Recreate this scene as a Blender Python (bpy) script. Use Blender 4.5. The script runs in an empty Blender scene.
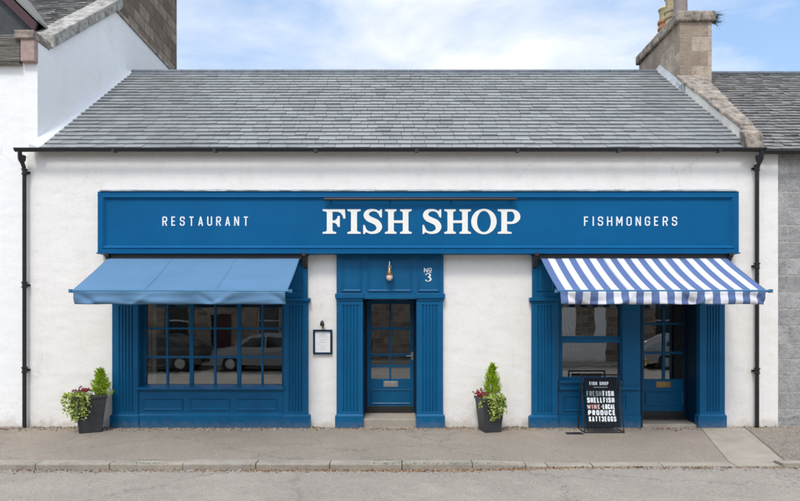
import bpy, math, random
from mathutils import Vector, Matrix, noise
random.seed(7)
R = math.radians
scene = bpy.context.scene
col = scene.collection
D, HC, F = 11.0, 2.0185, 594.0          # camera distance, eye height, focal length in photo pixels

def X(px, Y=0.0): return (px - 400.0) * (D + Y) / F
def Z(py, Y=0.0): return HC + (318.0 - py) * (D + Y) / F

# ------------------------------------------------------------------ node helpers
class NT:
    def __init__(s, name, world=False):
        if world:
            s.m = bpy.data.worlds.new(name)
        else:
            s.m = bpy.data.materials.new(name)
        s.m.use_nodes = True
        s.t = s.m.node_tree; s.n = s.t.nodes; s.l = s.t.links
        if not world:
            s.b = s.n['Principled BSDF']
            s.co = s.n.new('ShaderNodeTexCoord').outputs['Object']
    def put(s, sock, v):
        if isinstance(v, bpy.types.NodeSocket): s.l.new(v, sock)
        elif isinstance(v, (tuple, list)) and len(v) == 3 and sock.type == 'RGBA': sock.default_value = (*v, 1)
        else: sock.default_value = v
    def noise(s, scale, detail=4, rough=.55, vec=None, dist=0.0, out='Fac'):
        n = s.n.new('ShaderNodeTexNoise'); n.inputs['Scale'].default_value = scale
        n.inputs['Detail'].default_value = detail; n.inputs['Roughness'].default_value = rough
        n.inputs['Distortion'].default_value = dist
        s.l.new(vec or s.co, n.inputs['Vector']); return n.outputs[out]
    def voro(s, scale, feature='F1', out='Distance', vec=None, rand=1.0):
        n = s.n.new('ShaderNodeTexVoronoi'); n.feature = feature; n.inputs['Scale'].default_value = scale
        n.inputs['Randomness'].default_value = rand
        s.l.new(vec or s.co, n.inputs['Vector']); return n.outputs[out]
    def ramp(s, fac, stops, interp='LINEAR'):
        n = s.n.new('ShaderNodeValToRGB'); n.color_ramp.interpolation = interp
        e = n.color_ramp.elements
        while len(e) < len(stops): e.new(.5)
        for i, (p, c) in enumerate(stops):
            e[i].position = p; e[i].color = (c, c, c, 1) if not isinstance(c, (tuple, list)) else (*c, 1)
        s.l.new(fac, n.inputs[0]); return n.outputs['Color']
    def mix(s, fac, a, b, mode='MIX'):
        n = s.n.new('ShaderNodeMix'); n.data_type = 'RGBA'; n.blend_type = mode
        s.put(n.inputs[0], fac); s.put(n.inputs[6], a); s.put(n.inputs[7], b); return n.outputs[2]
    def math(s, op, a, b=0.0):
        n = s.n.new('ShaderNodeMath'); n.operation = op
        s.put(n.inputs[0], a); s.put(n.inputs[1], b); return n.outputs[0]
    def mapping(s, scale=(1, 1, 1), rot=(0, 0, 0), loc=(0, 0, 0), vec=None):
        n = s.n.new('ShaderNodeMapping'); n.inputs['Scale'].default_value = scale
        n.inputs['Rotation'].default_value = rot; n.inputs['Location'].default_value = loc
        s.l.new(vec or s.co, n.inputs['Vector']); return n.outputs[0]
    def island(s):
        return s.n.new('ShaderNodeNewGeometry').outputs['Random Per Island']
    def bump(s, h, strength=.3, dist=.02, prev=None):
        n = s.n.new('ShaderNodeBump'); n.inputs['Strength'].default_value = strength
        n.inputs['Distance'].default_value = dist; s.l.new(h, n.inputs['Height'])
        if prev: s.l.new(prev, n.inputs['Normal'])
        return n.outputs['Normal']
    def done(s, color=None, rough=None, normal=None, **kw):
        if color is not None: s.put(s.b.inputs['Base Color'], color)
        if rough is not None: s.put(s.b.inputs['Roughness'], rough)
        if normal is not None: s.l.new(normal, s.b.inputs['Normal'])
        for k, v in kw.items(): s.put(s.b.inputs[k.replace('_', ' ')], v)
        return s.m

def simple(name, c, rough=.5, var=.12, scale=6, bump=0, bscale=60, **kw):
    t = NT(name)
    n = t.noise(scale, 5)
    a = tuple(max(0, x * (1 - var)) for x in c); b = tuple(x * (1 + var) for x in c)
    colr = t.ramp(n, [(.3, a), (.7, b)])
    nm = t.bump(t.noise(bscale, 3), bump, .004) if bump else None
    return t.done(colr, rough, nm, **kw)

M = {}
def build_materials():
    # harled, limewashed wall: rough rubble showing softly through thick white paint
    def harl(name, c, dirty):
        t = NT(name)
        big = t.noise(1.3, 5, .6); fine = t.noise(45, 5, .7); mid = t.noise(7, 4, .6, dist=.6)
        lump = t.voro(3.2, 'SMOOTH_F1', vec=t.mapping((1, 1, 1.9)))
        stain = t.ramp(t.noise(2.1, 8, .72, vec=t.mapping((1, 1, .55))), [(.52, 0), (.78, 1)])
        colr = t.mix(t.math('MULTIPLY', stain, dirty), c, tuple(x * k for x, k in zip(c, (.80, .76, .68))))
        colr = t.mix(t.math('MULTIPLY', t.ramp(mid, [(.55, 0), (.75, 1)]), .35), colr, tuple(x * .9 for x in c))
        streak = t.ramp(t.noise(2.6, 6, .7, vec=t.mapping((2.2, 1, .12))), [(.55, 0), (.80, 1)])
        colr = t.mix(t.math('MULTIPLY', streak, .25), colr, tuple(x * k for x, k in zip(c, (.74, .71, .64))))
        wob2 = t.n.new('ShaderNodeVectorMath'); wob2.operation = 'ADD'; sc2 = t.n.new('ShaderNodeVectorMath'); sc2.operation = 'SCALE'; sc2.inputs['Scale'].default_value = .9
        t.l.new(t.noise(1.7, 6, .7, out='Color'), sc2.inputs[0]); t.l.new(sc2.outputs[0], wob2.inputs[0]); t.l.new(t.co, wob2.inputs[1])
        crk = t.ramp(t.voro(.42, 'DISTANCE_TO_EDGE', vec=wob2.outputs[0]), [(0, 1), (.004, 0)])
        colr = t.mix(t.math('MULTIPLY', crk, t.ramp(t.noise(1.1, 2), [(.5, 0), (.6, .5)])), colr, tuple(x * .5 for x in c))
        zz = t.n.new('ShaderNodeSeparateXYZ'); t.l.new(t.co, zz.inputs[0])
        sph = t.math('ADD', zz.outputs[2], t.math('MULTIPLY', t.math('SUBTRACT', t.noise(6, 6, .75), .5), .55))
        colr = t.mix(t.ramp(sph, [(.02, .6), (.16, 0)]), colr, tuple(x * k for x, k in zip(c, (.60, .54, .45))))
        sp = t.ramp(t.noise(60, 2), [(.70, 0), (.76, 1)])
        colr = t.mix(t.math('MULTIPLY', sp, .3), colr, (.5, .47, .42))
        nm = t.bump(big, .22, .08)
        nm = t.bump(lump, .18, .04, nm)
        nm = t.bump(mid, .20, .025, nm)
        nm = t.bump(fine, .5, .008, nm)
        return t.done(colr, .85, nm)
    M['harl'] = harl('cream_white_render', (.84, .805, .76), .4)
    M['harl_cool'] = harl('cool_white_render', (.88, .87, .85), .25)
    M['concrete_white'] = harl('white_fillet', (.66, .665, .67), .6)
    # blue joinery paint
    t = NT('blue_gloss_paint')
    n = t.noise(2.5, 5)
    colr = t.ramp(n, [(.3, (.001, .082, .195)), (.7, (.001, .102, .235))])
    zz = t.n.new('ShaderNodeSeparateXYZ'); t.l.new(t.co, zz.inputs[0])
    sph = t.math('ADD', zz.outputs[2], t.math('MULTIPLY', t.math('SUBTRACT', t.noise(9, 6, .75), .5), .45))
    colr = t.mix(t.ramp(sph, [(.0, .35), (.14, 0)]), colr, (.20, .19, .17))
    colr = t.mix(t.ramp(t.noise(5, 8, .8, vec=t.mapping((1, 1, .35))), [(.58, 0), (.78, .22)]), colr, (.02, .14, .25))
    grain = t.noise(30, 4, .6, vec=t.mapping((1, 1, .06)))
    nm = t.bump(grain, .10, .004)
    M['blue'] = t.done(colr, t.ramp(t.noise(9, 4), [(.3, .34), (.7, .48)]), nm, Specular_IOR_Level=.28)
    t = NT('blue_sign_paint')
    colr = t.ramp(t.noise(.9, 4), [(.3, (.0005, .090, .225)), (.7, (.0006, .106, .26))])
    colr = t.mix(t.ramp(t.noise(2.4, 8, .8, vec=t.mapping((.35, 1, 1))), [(.52, 0), (.78, .25)]), colr, (.008, .13, .28))
    M['sign_blue'] = t.done(colr, t.ramp(t.noise(5, 5), [(.3, .38), (.7, .55)]), t.bump(t.noise(3, 3), .12, .02), Specular_IOR_Level=.14)
    M['navy'] = simple('navy_paint_and_recess_shade', (.001, .022, .055), .45, .1, Specular_IOR_Level=.3)  # menu case paint; on the door linings it stands in for recess shade
    M['white_letter'] = simple('cream_letter_paint', (.86, .84, .78), .5, .04)
    M['white_print'] = simple('white_print', (.82, .85, .87), .5, .04)
    M['grey_print'] = simple('grey_chalk_print', (.30, .34, .37), .6, .15, 60)
    M['pink_print'] = simple('pink_print', (.70, .42, .42), .6, .1, 60)
    M['black_metal'] = simple('black_painted_iron', (.014, .014, .016), .42, .3, 12, .2, 90)
    M['board_black'] = simple('matt_board_black', (.006, .009, .013), .6, .25, 4, Specular_IOR_Level=.2)
    M['lead'] = simple('weathered_lead', (.33, .35, .37), .55, .3, 5, .4, 20)
    M['ridge'] = simple('dull_ridge', (.13, .15, .17), .6, .3, 5, .4, 20)
    M['brass'] = simple('aged_brass', (.36, .24, .10), .38, .2, 20, Metallic=.9)
    M['steel'] = simple('galvanised_steel', (.42, .42, .40), .4, .2, 30, Metallic=.8)
    M['pot'] = simple('charcoal_pot', (.035, .038, .043), .5, .2, 8, .25, 70)
    M['soil'] = simple('dark_soil', (.03, .02, .014), .95, .4, 40, .8, 60)
    M['paper'] = simple('menu_paper', (.80, .80, .79), .6, .03)
    M['ink'] = simple('pale_ink', (.42, .42, .43), .6, .05)
    M['kick'] = simple('dark_kick_board', (.022, .020, .019), .5, .3, 14)
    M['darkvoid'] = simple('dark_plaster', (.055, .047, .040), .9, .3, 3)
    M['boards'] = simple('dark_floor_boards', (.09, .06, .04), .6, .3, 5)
    M['cream_in'] = simple('cream_shutter_paint', (.50, .45, .38), .6, .1)
    M['wood'] = simple('warm_timber', (.20, .11, .05), .5, .3, 9)
    M['maroon'] = simple('maroon_paint', (.045, .004, .008), .45, .2, 8)
    M['counter_white'] = simple('white_enamel', (.55, .56, .57), .35, .05)
    # glass
    t = NT('window_glass')
    fr = t.n.new('ShaderNodeFresnel'); fr.inputs['IOR'].default_value = 1.5
    fac = t.math('ADD', t.math('MULTIPLY', fr.outputs[0], 1.9), .18)
    tr = t.n.new('ShaderNodeBsdfTransparent'); tr.inputs[0].default_value = (.78, .80, .78, 1)
    gl = t.n.new('ShaderNodeBsdfGlossy'); gl.inputs['Roughness'].default_value = .012
    gl.inputs['Color'].default_value = (.93, .95, .95, 1)
    bn = t.bump(t.noise(1.6, 2), .05, .02); t.l.new(bn, gl.inputs['Normal'])
    mx = t.n.new('ShaderNodeMixShader'); t.l.new(fac, mx.inputs[0]); t.l.new(tr.outputs[0], mx.inputs[1]); t.l.new(gl.outputs[0], mx.inputs[2])
    t.l.new(mx.outputs[0], t.n['Material Output'].inputs[0]); M['glass'] = t.m
    t = NT('frosted_lamp_glass'); M['lampglass'] = t.done((.88, .66, .52), .15)  # warm tint puts the bulb's orange glint into the glass colour
    # fabric
    def fabric(name, c, trans=.25):
        t = NT(name)
        weave = t.noise(260, 2)
        c2 = t.ramp(t.noise(1.4, 4, vec=t.mapping((1, 2, 1))), [(.3, tuple(x * .93 for x in c)), (.7, tuple(min(1, x * 1.05) for x in c))])
        wr = t.noise(2.2, 3, .5, vec=t.mapping((1.0, .5, .5)), dist=.8)
        nm = t.bump(wr, .25, .05); nm = t.bump(weave, .2, .002, nm)
        t.done(c2, .8, nm)
        tl = t.n.new('ShaderNodeBsdfTranslucent'); t.l.new(c2, tl.inputs[0])
        mx = t.n.new('ShaderNodeMixShader'); mx.inputs[0].default_value = trans
        t.l.new(t.b.outputs[0], mx.inputs[1]); t.l.new(tl.outputs[0], mx.inputs[2])
        t.l.new(mx.outputs[0], t.n['Material Output'].inputs[0]); return t.m
    M['awn_blue'] = fabric('mid_blue_canvas', (.105, .225, .37), .10)
    M['str_blue'] = fabric('navy_stripe_canvas', (.115, .18, .375), .15)
    M['str_white'] = fabric('white_stripe_canvas', (.78, .78, .82), .15)
    # slates
    def slate(name, lo, mid, hi, moss, rough=.42):
        t = NT(name)
        r = t.island()
        c = t.ramp(r, [(0, lo), (.5, mid), (1, hi)])
        pat = t.noise(1.1, 6, .65)
        c = t.mix(t.ramp(pat, [(.4, 0), (.75, .55)]), c, hi)
        c = t.mix(t.ramp(t.noise(26, 5, .7), [(.45, 0), (.75, .5)]), c, lo)
        sp = t.ramp(t.noise(14, 6, .7), [(.60, 0), (.70, 1)])
        c = t.mix(t.math('MULTIPLY', sp, moss), c, (.30, .27, .20))
        nm = t.bump(t.noise(35, 4, .7), .35, .006)
        return t.done(c, rough, nm)
    M['slate'] = slate('blue_grey_slate', (.20, .207, .208), (.245, .252, .252), (.295, .30, .298), .5, .36)
    M['slate_old'] = slate('old_brown_slate', (.12, .115, .108), (.17, .162, .152), (.24, .23, .212), .5, .6)
    # masonry
    def stone(name, cols, bw, bh, mortar, msize=.012, bumps=.6, rot=(R(90), 0, 0), squash=1.0, speck=.4, rock=0):
        t = NT(name)
        v = t.mapping((1, 1, 1), rot)
        wob = t.n.new('ShaderNodeVectorMath'); wob.operation = 'ADD'
        wn = t.n.new('ShaderNodeVectorMath'); wn.operation = 'SCALE'; wn.inputs['Scale'].default_value = .03
        t.l.new(t.noise(4, 2, out='Color'), wn.inputs[0]); t.l.new(v, wob.inputs[0]); t.l.new(wn.outputs[0], wob.inputs[1])
        b = t.n.new('ShaderNodeTexBrick'); t.l.new(wob.outputs[0], b.inputs['Vector'])
        b.inputs['Scale'].default_value = 1; b.inputs['Brick Width'].default_value = bw; b.inputs['Row Height'].default_value = bh
        b.inputs['Mortar Size'].default_value = msize; b.inputs['Mortar Smooth'].default_value = .4
        b.inputs['Color1'].default_value = (0, 0, 0, 1); b.inputs['Color2'].default_value = (1, 1, 1, 1); b.inputs['Mortar'].default_value = (.5, .5, .5, 1)
        c = t.ramp(b.outputs['Color'], [(i / (len(cols) - 1), k) for i, k in enumerate(cols)])
        c = t.mix(t.ramp(t.noise(3.5, 8, .75), [(.42, 0), (.68, .75)]), c, tuple(x * .5 for x in cols[0]))
        c = t.mix(t.ramp(t.noise(90, 3, .8), [(.5, 0), (.7, speck)]), c, tuple(min(1, x * 1.9) for x in cols[-1]))
        c = t.mix(b.outputs['Fac'], c, mortar)
        inv = t.math('SUBTRACT', 1.0, b.outputs['Fac'])
        nm = t.bump(inv, bumps, .02); nm = t.bump(t.noise(22, 6, .75), .8, .03, nm)
        if rock:
            nm = t.bump(t.noise(7, 5, .6, dist=.5), .6, .06, nm)
            c = t.mix(t.ramp(t.noise(11, 7, .8), [(.45, 0), (.7, .55)]), c, tuple(x * .55 for x in cols[0]))
        return t.done(c, .9, nm)
    M['granite'] = stone('grey_granite', [(.37, .355, .345), (.42, .405, .395), (.47, .455, .445)], .62, .31, (.46, .44, .41), .018, rock=1)
    M['chim_front'] = stone('pinkish_chimney_stone', [(.27, .20, .145), (.40, .305, .23), (.55, .445, .35)], .75, .34, (.36, .31, .26))
    M['chim_side'] = stone('pinkish_chimney_stone_side', [(.27, .20, .145), (.40, .305, .23), (.55, .445, .35)], .75, .34, (.36, .31, .26), rot=(R(90), R(90), 0))
    M['stack'] = stone('brown_sandstone_stack', [(.13, .095, .068), (.24, .17, .12), (.40, .31, .22)], .62, .33, (.16, .13, .11), .02, 1.0, rot=(R(90), R(90), 0))
    M['rubble'] = stone('brown_rubble_wall', [(.17, .12, .085), (.26, .19, .14), (.36, .29, .22)], .50, .26, (.36, .32, .27), .02, 1.0)
    t = NT('weathered_coping_stone')
    c = t.ramp(t.noise(6, 7, .7), [(.34, (.11, .10, .085)), (.47, (.30, .25, .21)), (.66, (.54, .45, .35))])
    c = t.mix(t.ramp(t.noise(40, 4), [(.55, 0), (.7, .6)]), c, (.12, .12, .09))
    M['coping'] = t.done(c, .95, t.bump(t.noise(18, 6, .75), .9, .04))
    t = NT('pale_lichen_coping')
    c = t.ramp(t.noise(5, 7, .7), [(.34, (.16, .15, .13)), (.47, (.36, .34, .30)), (.66, (.58, .56, .51))])
    M['coping_pale'] = t.done(c, .95, t.bump(t.noise(18, 6, .75), .9, .04))
    t = NT('weathered_eaves_course')
    c = t.ramp(t.noise(3, 7, .7, vec=t.mapping((1, 1, 9))), [(.3, (.07, .062, .05)), (.5, (.20, .18, .15)), (.7, (.33, .30, .26))])
    M['eaves'] = t.done(c, .95, t.bump(t.noise(3, 7, .75, vec=t.mapping((1, 1, 14))), 1, .05))
    M['pinkstone'] = simple('pink_sandstone', (.38, .27, .24), .9, .2, 8, .5, 30)
    M['terracotta'] = simple('buff_clay', (.48, .40, .24), .8, .25, 10, .3, 30)
    M['clay_band'] = simple('orange_clay_band', (.45, .20, .09), .8, .25, 10)
    M['mauve_clay'] = simple('mauve_clay', (.25, .20, .195), .75, .2, 10)
    # ground
    def asphalt(name, lo, hi, grain, scl, warm):
        t = NT(name)
        a = t.noise(.55, 7, .65); b = t.noise(scl, 3, .8); v = t.voro(scl * .8, out='Color')
        c = t.ramp(a, [(.3, lo), (.7, hi)])
        sep = t.n.new('ShaderNodeSeparateColor'); t.l.new(v, sep.inputs[0])
        c = t.mix(t.ramp(sep.outputs[0], [(.0, grain), (.45, 0)]), c, tuple(x * .35 for x in lo))
        c = t.mix(t.ramp(sep.outputs[1], [(.60, 0), (1., grain)]), c, tuple(min(1, x * 2.3) for x in hi))
        c = t.mix(t.ramp(b, [(.35, .5), (.55, 0)]), c, tuple(x * .5 for x in lo))
        c = t.mix(t.ramp(t.noise(3.4, 8, .75), [(.50, 0), (.72, .55)]), c, warm)
        c = t.mix(t.ramp(t.noise(1.7, 8, .8, dist=1.2), [(.56, 0), (.66, .35)]), c, tuple(x * .6 for x in lo))
        # thin wandering cracks
        dv = t.n.new('ShaderNodeVectorMath'); dv.operation = 'ADD'; ds = t.n.new('ShaderNodeVectorMath'); ds.operation = 'SCALE'; ds.inputs['Scale'].default_value = 1.3
        t.l.new(t.noise(1.4, 6, .7, out='Color'), ds.inputs[0]); t.l.new(ds.outputs[0], dv.inputs[0]); t.l.new(t.co, dv.inputs[1]); dv = dv.outputs[0]
        cr = t.voro(.28, 'DISTANCE_TO_EDGE', vec=dv)
        c = t.mix(t.ramp(cr, [(.0, .5), (.006, 0)]), c, tuple(x * .3 for x in lo))
        nm = t.bump(b, .6, .008); nm = t.bump(a, .4, .08, nm); nm = t.bump(t.voro(scl * .8), .5, .008, nm)
        return t.done(c, .92, nm)
    M['road'] = asphalt('worn_grey_asphalt', (.275, .24, .198), (.395, .35, .29), .26, 110, (.42, .375, .31))
    M['pave'] = asphalt('beige_footway_asphalt', (.245, .207, .162), (.36, .305, .24), .26, 120, (.26, .21, .155))
    M['pave_dark'] = asphalt('brown_patch_asphalt', (.22, .185, .148), (.31, .265, .215), .5, 75, (.16, .13, .10))
    M['earth'] = simple('gritty_earth', (.12, .10, .075), .95, .3, 1, .5, 8)
    t = NT('kerb_granite')
    c = t.ramp(t.noise(3, 7, .7), [(.3, (.23, .20, .16)), (.7, (.42, .37, .30))])
    c = t.mix(t.ramp(t.noise(120, 2), [(.5, 0), (.7, .5)]), c, (.42, .40, .36))
    c = t.mix(t.ramp(t.noise(7, 6, .8), [(.58, 0), (.7, .7)]), c, (.16, .14, .05))
    M['kerb'] = t.done(c, .9, t.bump(t.noise(40, 5, .7), .7, .015))
    t = NT('pale_concrete')
    c = t.ramp(t.noise(2.2, 7, .7), [(.3, (.30, .26, .21)), (.7, (.44, .385, .31))])
    c = t.mix(t.ramp(t.noise(120, 2), [(.5, 0), (.7, .35)]), c, (.2, .18, .15))
    M['concrete'] = t.done(c, .9, t.bump(t.noise(60, 5, .7), .4, .008))
    # plants and litter
    def leafm(name, stops, rough=.6, trans=.25):
        t = NT(name); c = t.ramp(t.island(), stops)
        t.done(c, rough)
        tl = t.n.new('ShaderNodeBsdfTranslucent'); t.l.new(c, tl.inputs[0])
        mx = t.n.new('ShaderNodeMixShader'); mx.inputs[0].default_value = trans
        t.l.new(t.b.outputs[0], mx.inputs[1]); t.l.new(tl.outputs[0], mx.inputs[2])
        t.l.new(mx.outputs[0], t.n['Material Output'].inputs[0]); return t.m
    M['conifer'] = leafm('lime_conifer_leaf', [(0, (.14, .26, .010)), (.5, (.36, .52, .015)), (1, (.62, .76, .04))], trans=.4)
    M['ivy'] = leafm('variegated_ivy_leaf', [(0, (.07, .15, .02)), (.3, (.24, .36, .06)), (.55, (.50, .60, .12)), (1, (.82, .84, .36))], trans=.3)
    M['redleaf'] = leafm('red_flower_petal', [(0, (.10, .010, .02)), (.6, (.26, .02, .04)), (1, (.55, .06, .09))])
    M['whitepetal'] = leafm('white_petal', [(0, (.5, .55, .35)), (.5, (.75, .75, .7)), (1, (.85, .82, .80))])
    M['purpleleaf'] = leafm('purple_grey_leaf', [(0, (.05, .03, .04)), (.6, (.16, .12, .15)), (1, (.50, .44, .46))])
    M['darkleaf'] = leafm('dark_green_leaf', [(0, (.012, .022, .008)), (1, (.05, .075, .03))])
    M['weed'] = leafm('weed_leaf', [(0, (.06, .10, .02)), (1, (.22, .26, .06))])
    M['litter'] = leafm('dry_leaf', [(0, (.09, .035, .012)), (.5, (.20, .10, .04)), (1, (.33, .24, .13))], .9, .05)
    M['pebble'] = leafm('pale_grit', [(0, (.12, .10, .085)), (.5, (.28, .25, .22)), (1, (.46, .43, .38))], .9, 0)
    # cars
    M['car_silver'] = simple('silver_car_paint', (.20, .205, .21), .3, .03, 3, Metallic=.5, Coat_Weight=.8)
    M['car_dark'] = simple('black_car_paint', (.015, .016, .02), .25, .05, 3, Coat_Weight=.8)
    M['car_white'] = simple('white_car_paint', (.30, .30, .30), .3, .03, 3, Coat_Weight=.8)
    M['car_glass'] = simple('dark_car_glass', (.012, .014, .016), .08, .05, 3)
    M['tyre'] = simple('tyre_rubber', (.015, .015, .015), .85, .1)
    M['headlight'] = simple('headlight_lens', (.55, .56, .58), .15, .05)
build_materials()

# ------------------------------------------------------------------ mesh helpers
ORG = {}
class MB:
    def __init__(s): s.v = []; s.f = []; s.mi = []; s.cur = 0
    def face(s, *pts):
        i = len(s.v); s.v += [tuple(p) for p in pts]; s.f.append(tuple(range(i, i + len(pts)))); s.mi.append(s.cur)
    def idx(s, verts, faces):
        i = len(s.v); s.v += [tuple(p) for p in verts]
        for f in faces: s.f.append(tuple(i + k for k in f)); s.mi.append(s.cur)
    def box(s, x0, x1, y0, y1, z0, z1):
        if x0 > x1: x0, x1 = x1, x0
        if y0 > y1: y0, y1 = y1, y0
        if z0 > z1: z0, z1 = z1, z0
        s.idx([(x0,y0,z0),(x1,y0,z0),(x1,y1,z0),(x0,y1,z0),(x0,y0,z1),(x1,y0,z1),(x1,y1,z1),(x0,y1,z1)],
              [(0,3,2,1),(4,5,6,7),(0,1,5,4),(1,2,6,5),(2,3,7,6),(3,0,4,7)])
        return s
    def hexa(s, b, t):      # bottom quad, top quad (both counter-clockwise from above)
        s.idx(list(b) + list(t), [(3,2,1,0),(4,5,6,7),(0,1,5,4),(1,2,6,5),(2,3,7,6),(3,0,4,7)]); return s
    def prism(s, poly, d0, d1, mp):   # poly in (u,v), mp(u,v,d)->xyz ; d0 front, d1 back
        n = len(poly)
        s.idx([mp(u, v, d0) for u, v in poly] + [mp(u, v, d1) for u, v in poly],
              [tuple(range(n)), tuple(range(2*n-1, n-1, -1))] + [(i, i+n, (i+1) % n + n, (i+1) % n) for i in range(n)])
        return s
    def tube(s, pts, r, n=12, cap=True):
        pts = [Vector(p) for p in pts]; rs = r if isinstance(r, (list, tuple)) else [r] * len(pts)
        rings = []; up = None
        for i, p in enumerate(pts):
            d = (pts[min(i+1, len(pts)-1)] - pts[max(i-1, 0)]).normalized()
            if up is None:
                up = Vector((0,0,1)) if abs(d.z) < .9 else Vector((1,0,0))
            a = d.cross(up).normalized(); b = d.cross(a).normalized(); up = -b if b.dot(up) < 0 else b
            rings.append([p + (a * math.cos(2*math.pi*k/n) + b * math.sin(2*math.pi*k/n)) * rs[i] for k in range(n)])
        i0 = len(s.v)
        for rg in rings: s.v += [tuple(q) for q in rg]
        for i in range(len(rings)-1):
            for k in range(n):
                s.f.append((i0+i*n+k, i0+i*n+(k+1)%n, i0+(i+1)*n+(k+1)%n, i0+(i+1)*n+k)); s.mi.append(s.cur)
        if cap:
            s.f.append(tuple(i0+k for k in range(n-1,-1,-1))); s.mi.append(s.cur)
            s.f.append(tuple(i0+(len(rings)-1)*n+k for k in range(n))); s.mi.append(s.cur)
        return s
    def lathe(s, c, prof, n=20):   # prof: (r,z)
        i0 = len(s.v)
        for r, z in prof:
            for k in range(n):
                a = 2*math.pi*k/n; s.v.append((c[0]+r*math.cos(a), c[1]+r*math.sin(a), c[2]+z))
        for i in range(len(prof)-1):
            for k in range(n):
                s.f.append((i0+i*n+k, i0+i*n+(k+1)%n, i0+(i+1)*n+(k+1)%n, i0+(i+1)*n+k)); s.mi.append(s.cur)
        s.f.append(tuple(i0+k for k in range(n-1,-1,-1))); s.mi.append(s.cur)
        s.f.append(tuple(i0+(len(prof)-1)*n+k for k in range(n))); s.mi.append(s.cur)
        return s
    def holed(s, x0, x1, z0, z1, y0, y1, holes):
        """slab in the XZ plane, thickness y0..y1, with rectangular holes (x0,x1,z0,z1); one watertight shell"""
        xs = sorted({x0, x1, *[h[0] for h in holes], *[h[1] for h in holes]})
        zs = sorted({z0, z1, *[h[2] for h in holes], *[h[3] for h in holes]})
        xs = [x for x in xs if x0 <= x <= x1]; zs = [z for z in zs if z0 <= z <= z1]
        def solid(i, j):
            if i < 0 or j < 0 or i >= len(xs)-1 or j >= len(zs)-1: return False
            cx, cz = (xs[i]+xs[i+1])/2, (zs[j]+zs[j+1])/2
            return not any(h[0] < cx < h[1] and h[2] < cz < h[3] for h in holes)
        V = {}
        def vt(i, k, j):
            key = (i, k, j)
            if key not in V: V[key] = len(s.v); s.v.append((xs[i], (y0, y1)[k], zs[j]))
            return V[key]
        def add(*q): s.f.append(tuple(vt(*a) for a in q)); s.mi.append(s.cur)
        for i in range(len(xs)-1):
            for j in range(len(zs)-1):
                if not solid(i, j): continue
                add((i,0,j),(i+1,0,j),(i+1,0,j+1),(i,0,j+1)); add((i,1,j),(i,1,j+1),(i+1,1,j+1),(i+1,1,j))
                if not solid(i-1,j): add((i,0,j),(i,0,j+1),(i,1,j+1),(i,1,j))
                if not solid(i+1,j): add((i+1,0,j),(i+1,1,j),(i+1,1,j+1),(i+1,0,j+1))
                if not solid(i,j-1): add((i,0,j),(i,1,j),(i+1,1,j),(i+1,0,j))
                if not solid(i,j+1): add((i,0,j+1),(i+1,0,j+1),(i+1,1,j+1),(i,1,j+1))
        return s
    def bead(s, x0, x1, z0, z1, y, w=.028, h=.018):
        """bolection-moulding ring standing h proud of plane y"""
        def ring(a, yy): return [(x0+a,yy,z0+a),(x1-a,yy,z0+a),(x1-a,yy,z1-a),(x0+a,yy,z1-a)]
        rs = [ring(0, y+.004), ring(0, y-h*.7), ring(w*.3, y-h), ring(w, y-.001), ring(w, y+.004)]
        i0 = len(s.v)
        for r_ in rs: s.v += r_
        for a in range(len(rs)-1):
            for k in range(4):
                s.f.append((i0+a*4+k, i0+a*4+(k+1)%4, i0+(a+1)*4+(k+1)%4, i0+(a+1)*4+k)); s.mi.append(s.cur)
        return s
    def build(s, name, mats, parent=None, label=None, bevel=0, smooth=None, thick=0, cat=None, group=None, kind=None):
        org = ORG.get(parent.name, Vector((0,0,0))) if parent else Vector((0,0,0))
        me = bpy.data.meshes.new(name)
        me.from_pydata([tuple(Vector(v) - org) for v in s.v], [], s.f)
        if not isinstance(mats, (list, tuple)): mats = [mats]
        for m in mats: me.materials.append(m)
        me.polygons.foreach_set('material_index', s.mi)
        me.validate(); me.update()
        o = bpy.data.objects.new(name, me); col.objects.link(o)
        if parent: o.parent = parent
        ORG[o.name] = org
        if smooth is not None:
            me.polygons.foreach_set('use_smooth', [True]*len(me.polygons)); me.set_sharp_from_angle(angle=R(smooth))
        if thick:
            md = o.modifiers.new('t', 'SOLIDIFY'); md.thickness = thick; md.offset = 0
        if bevel:
            md = o.modifiers.new('b', 'BEVEL'); md.width = bevel; md.segments = 2; md.limit_method = 'ANGLE'; md.angle_limit = R(40)
        for k, v in (('label', label), ('category', cat), ('group', group), ('kind', kind)):
            if v: o[k] = v
        return o

def thing(name, label, cat, loc, group=None):
    o = bpy.data.objects.new(name, None); col.objects.link(o); o.location = loc; o.empty_display_size = .2
    ORG[o.name] = Vector(loc); o['label'] = label; o['category'] = cat
    if group: o['group'] = group
    return o

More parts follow.
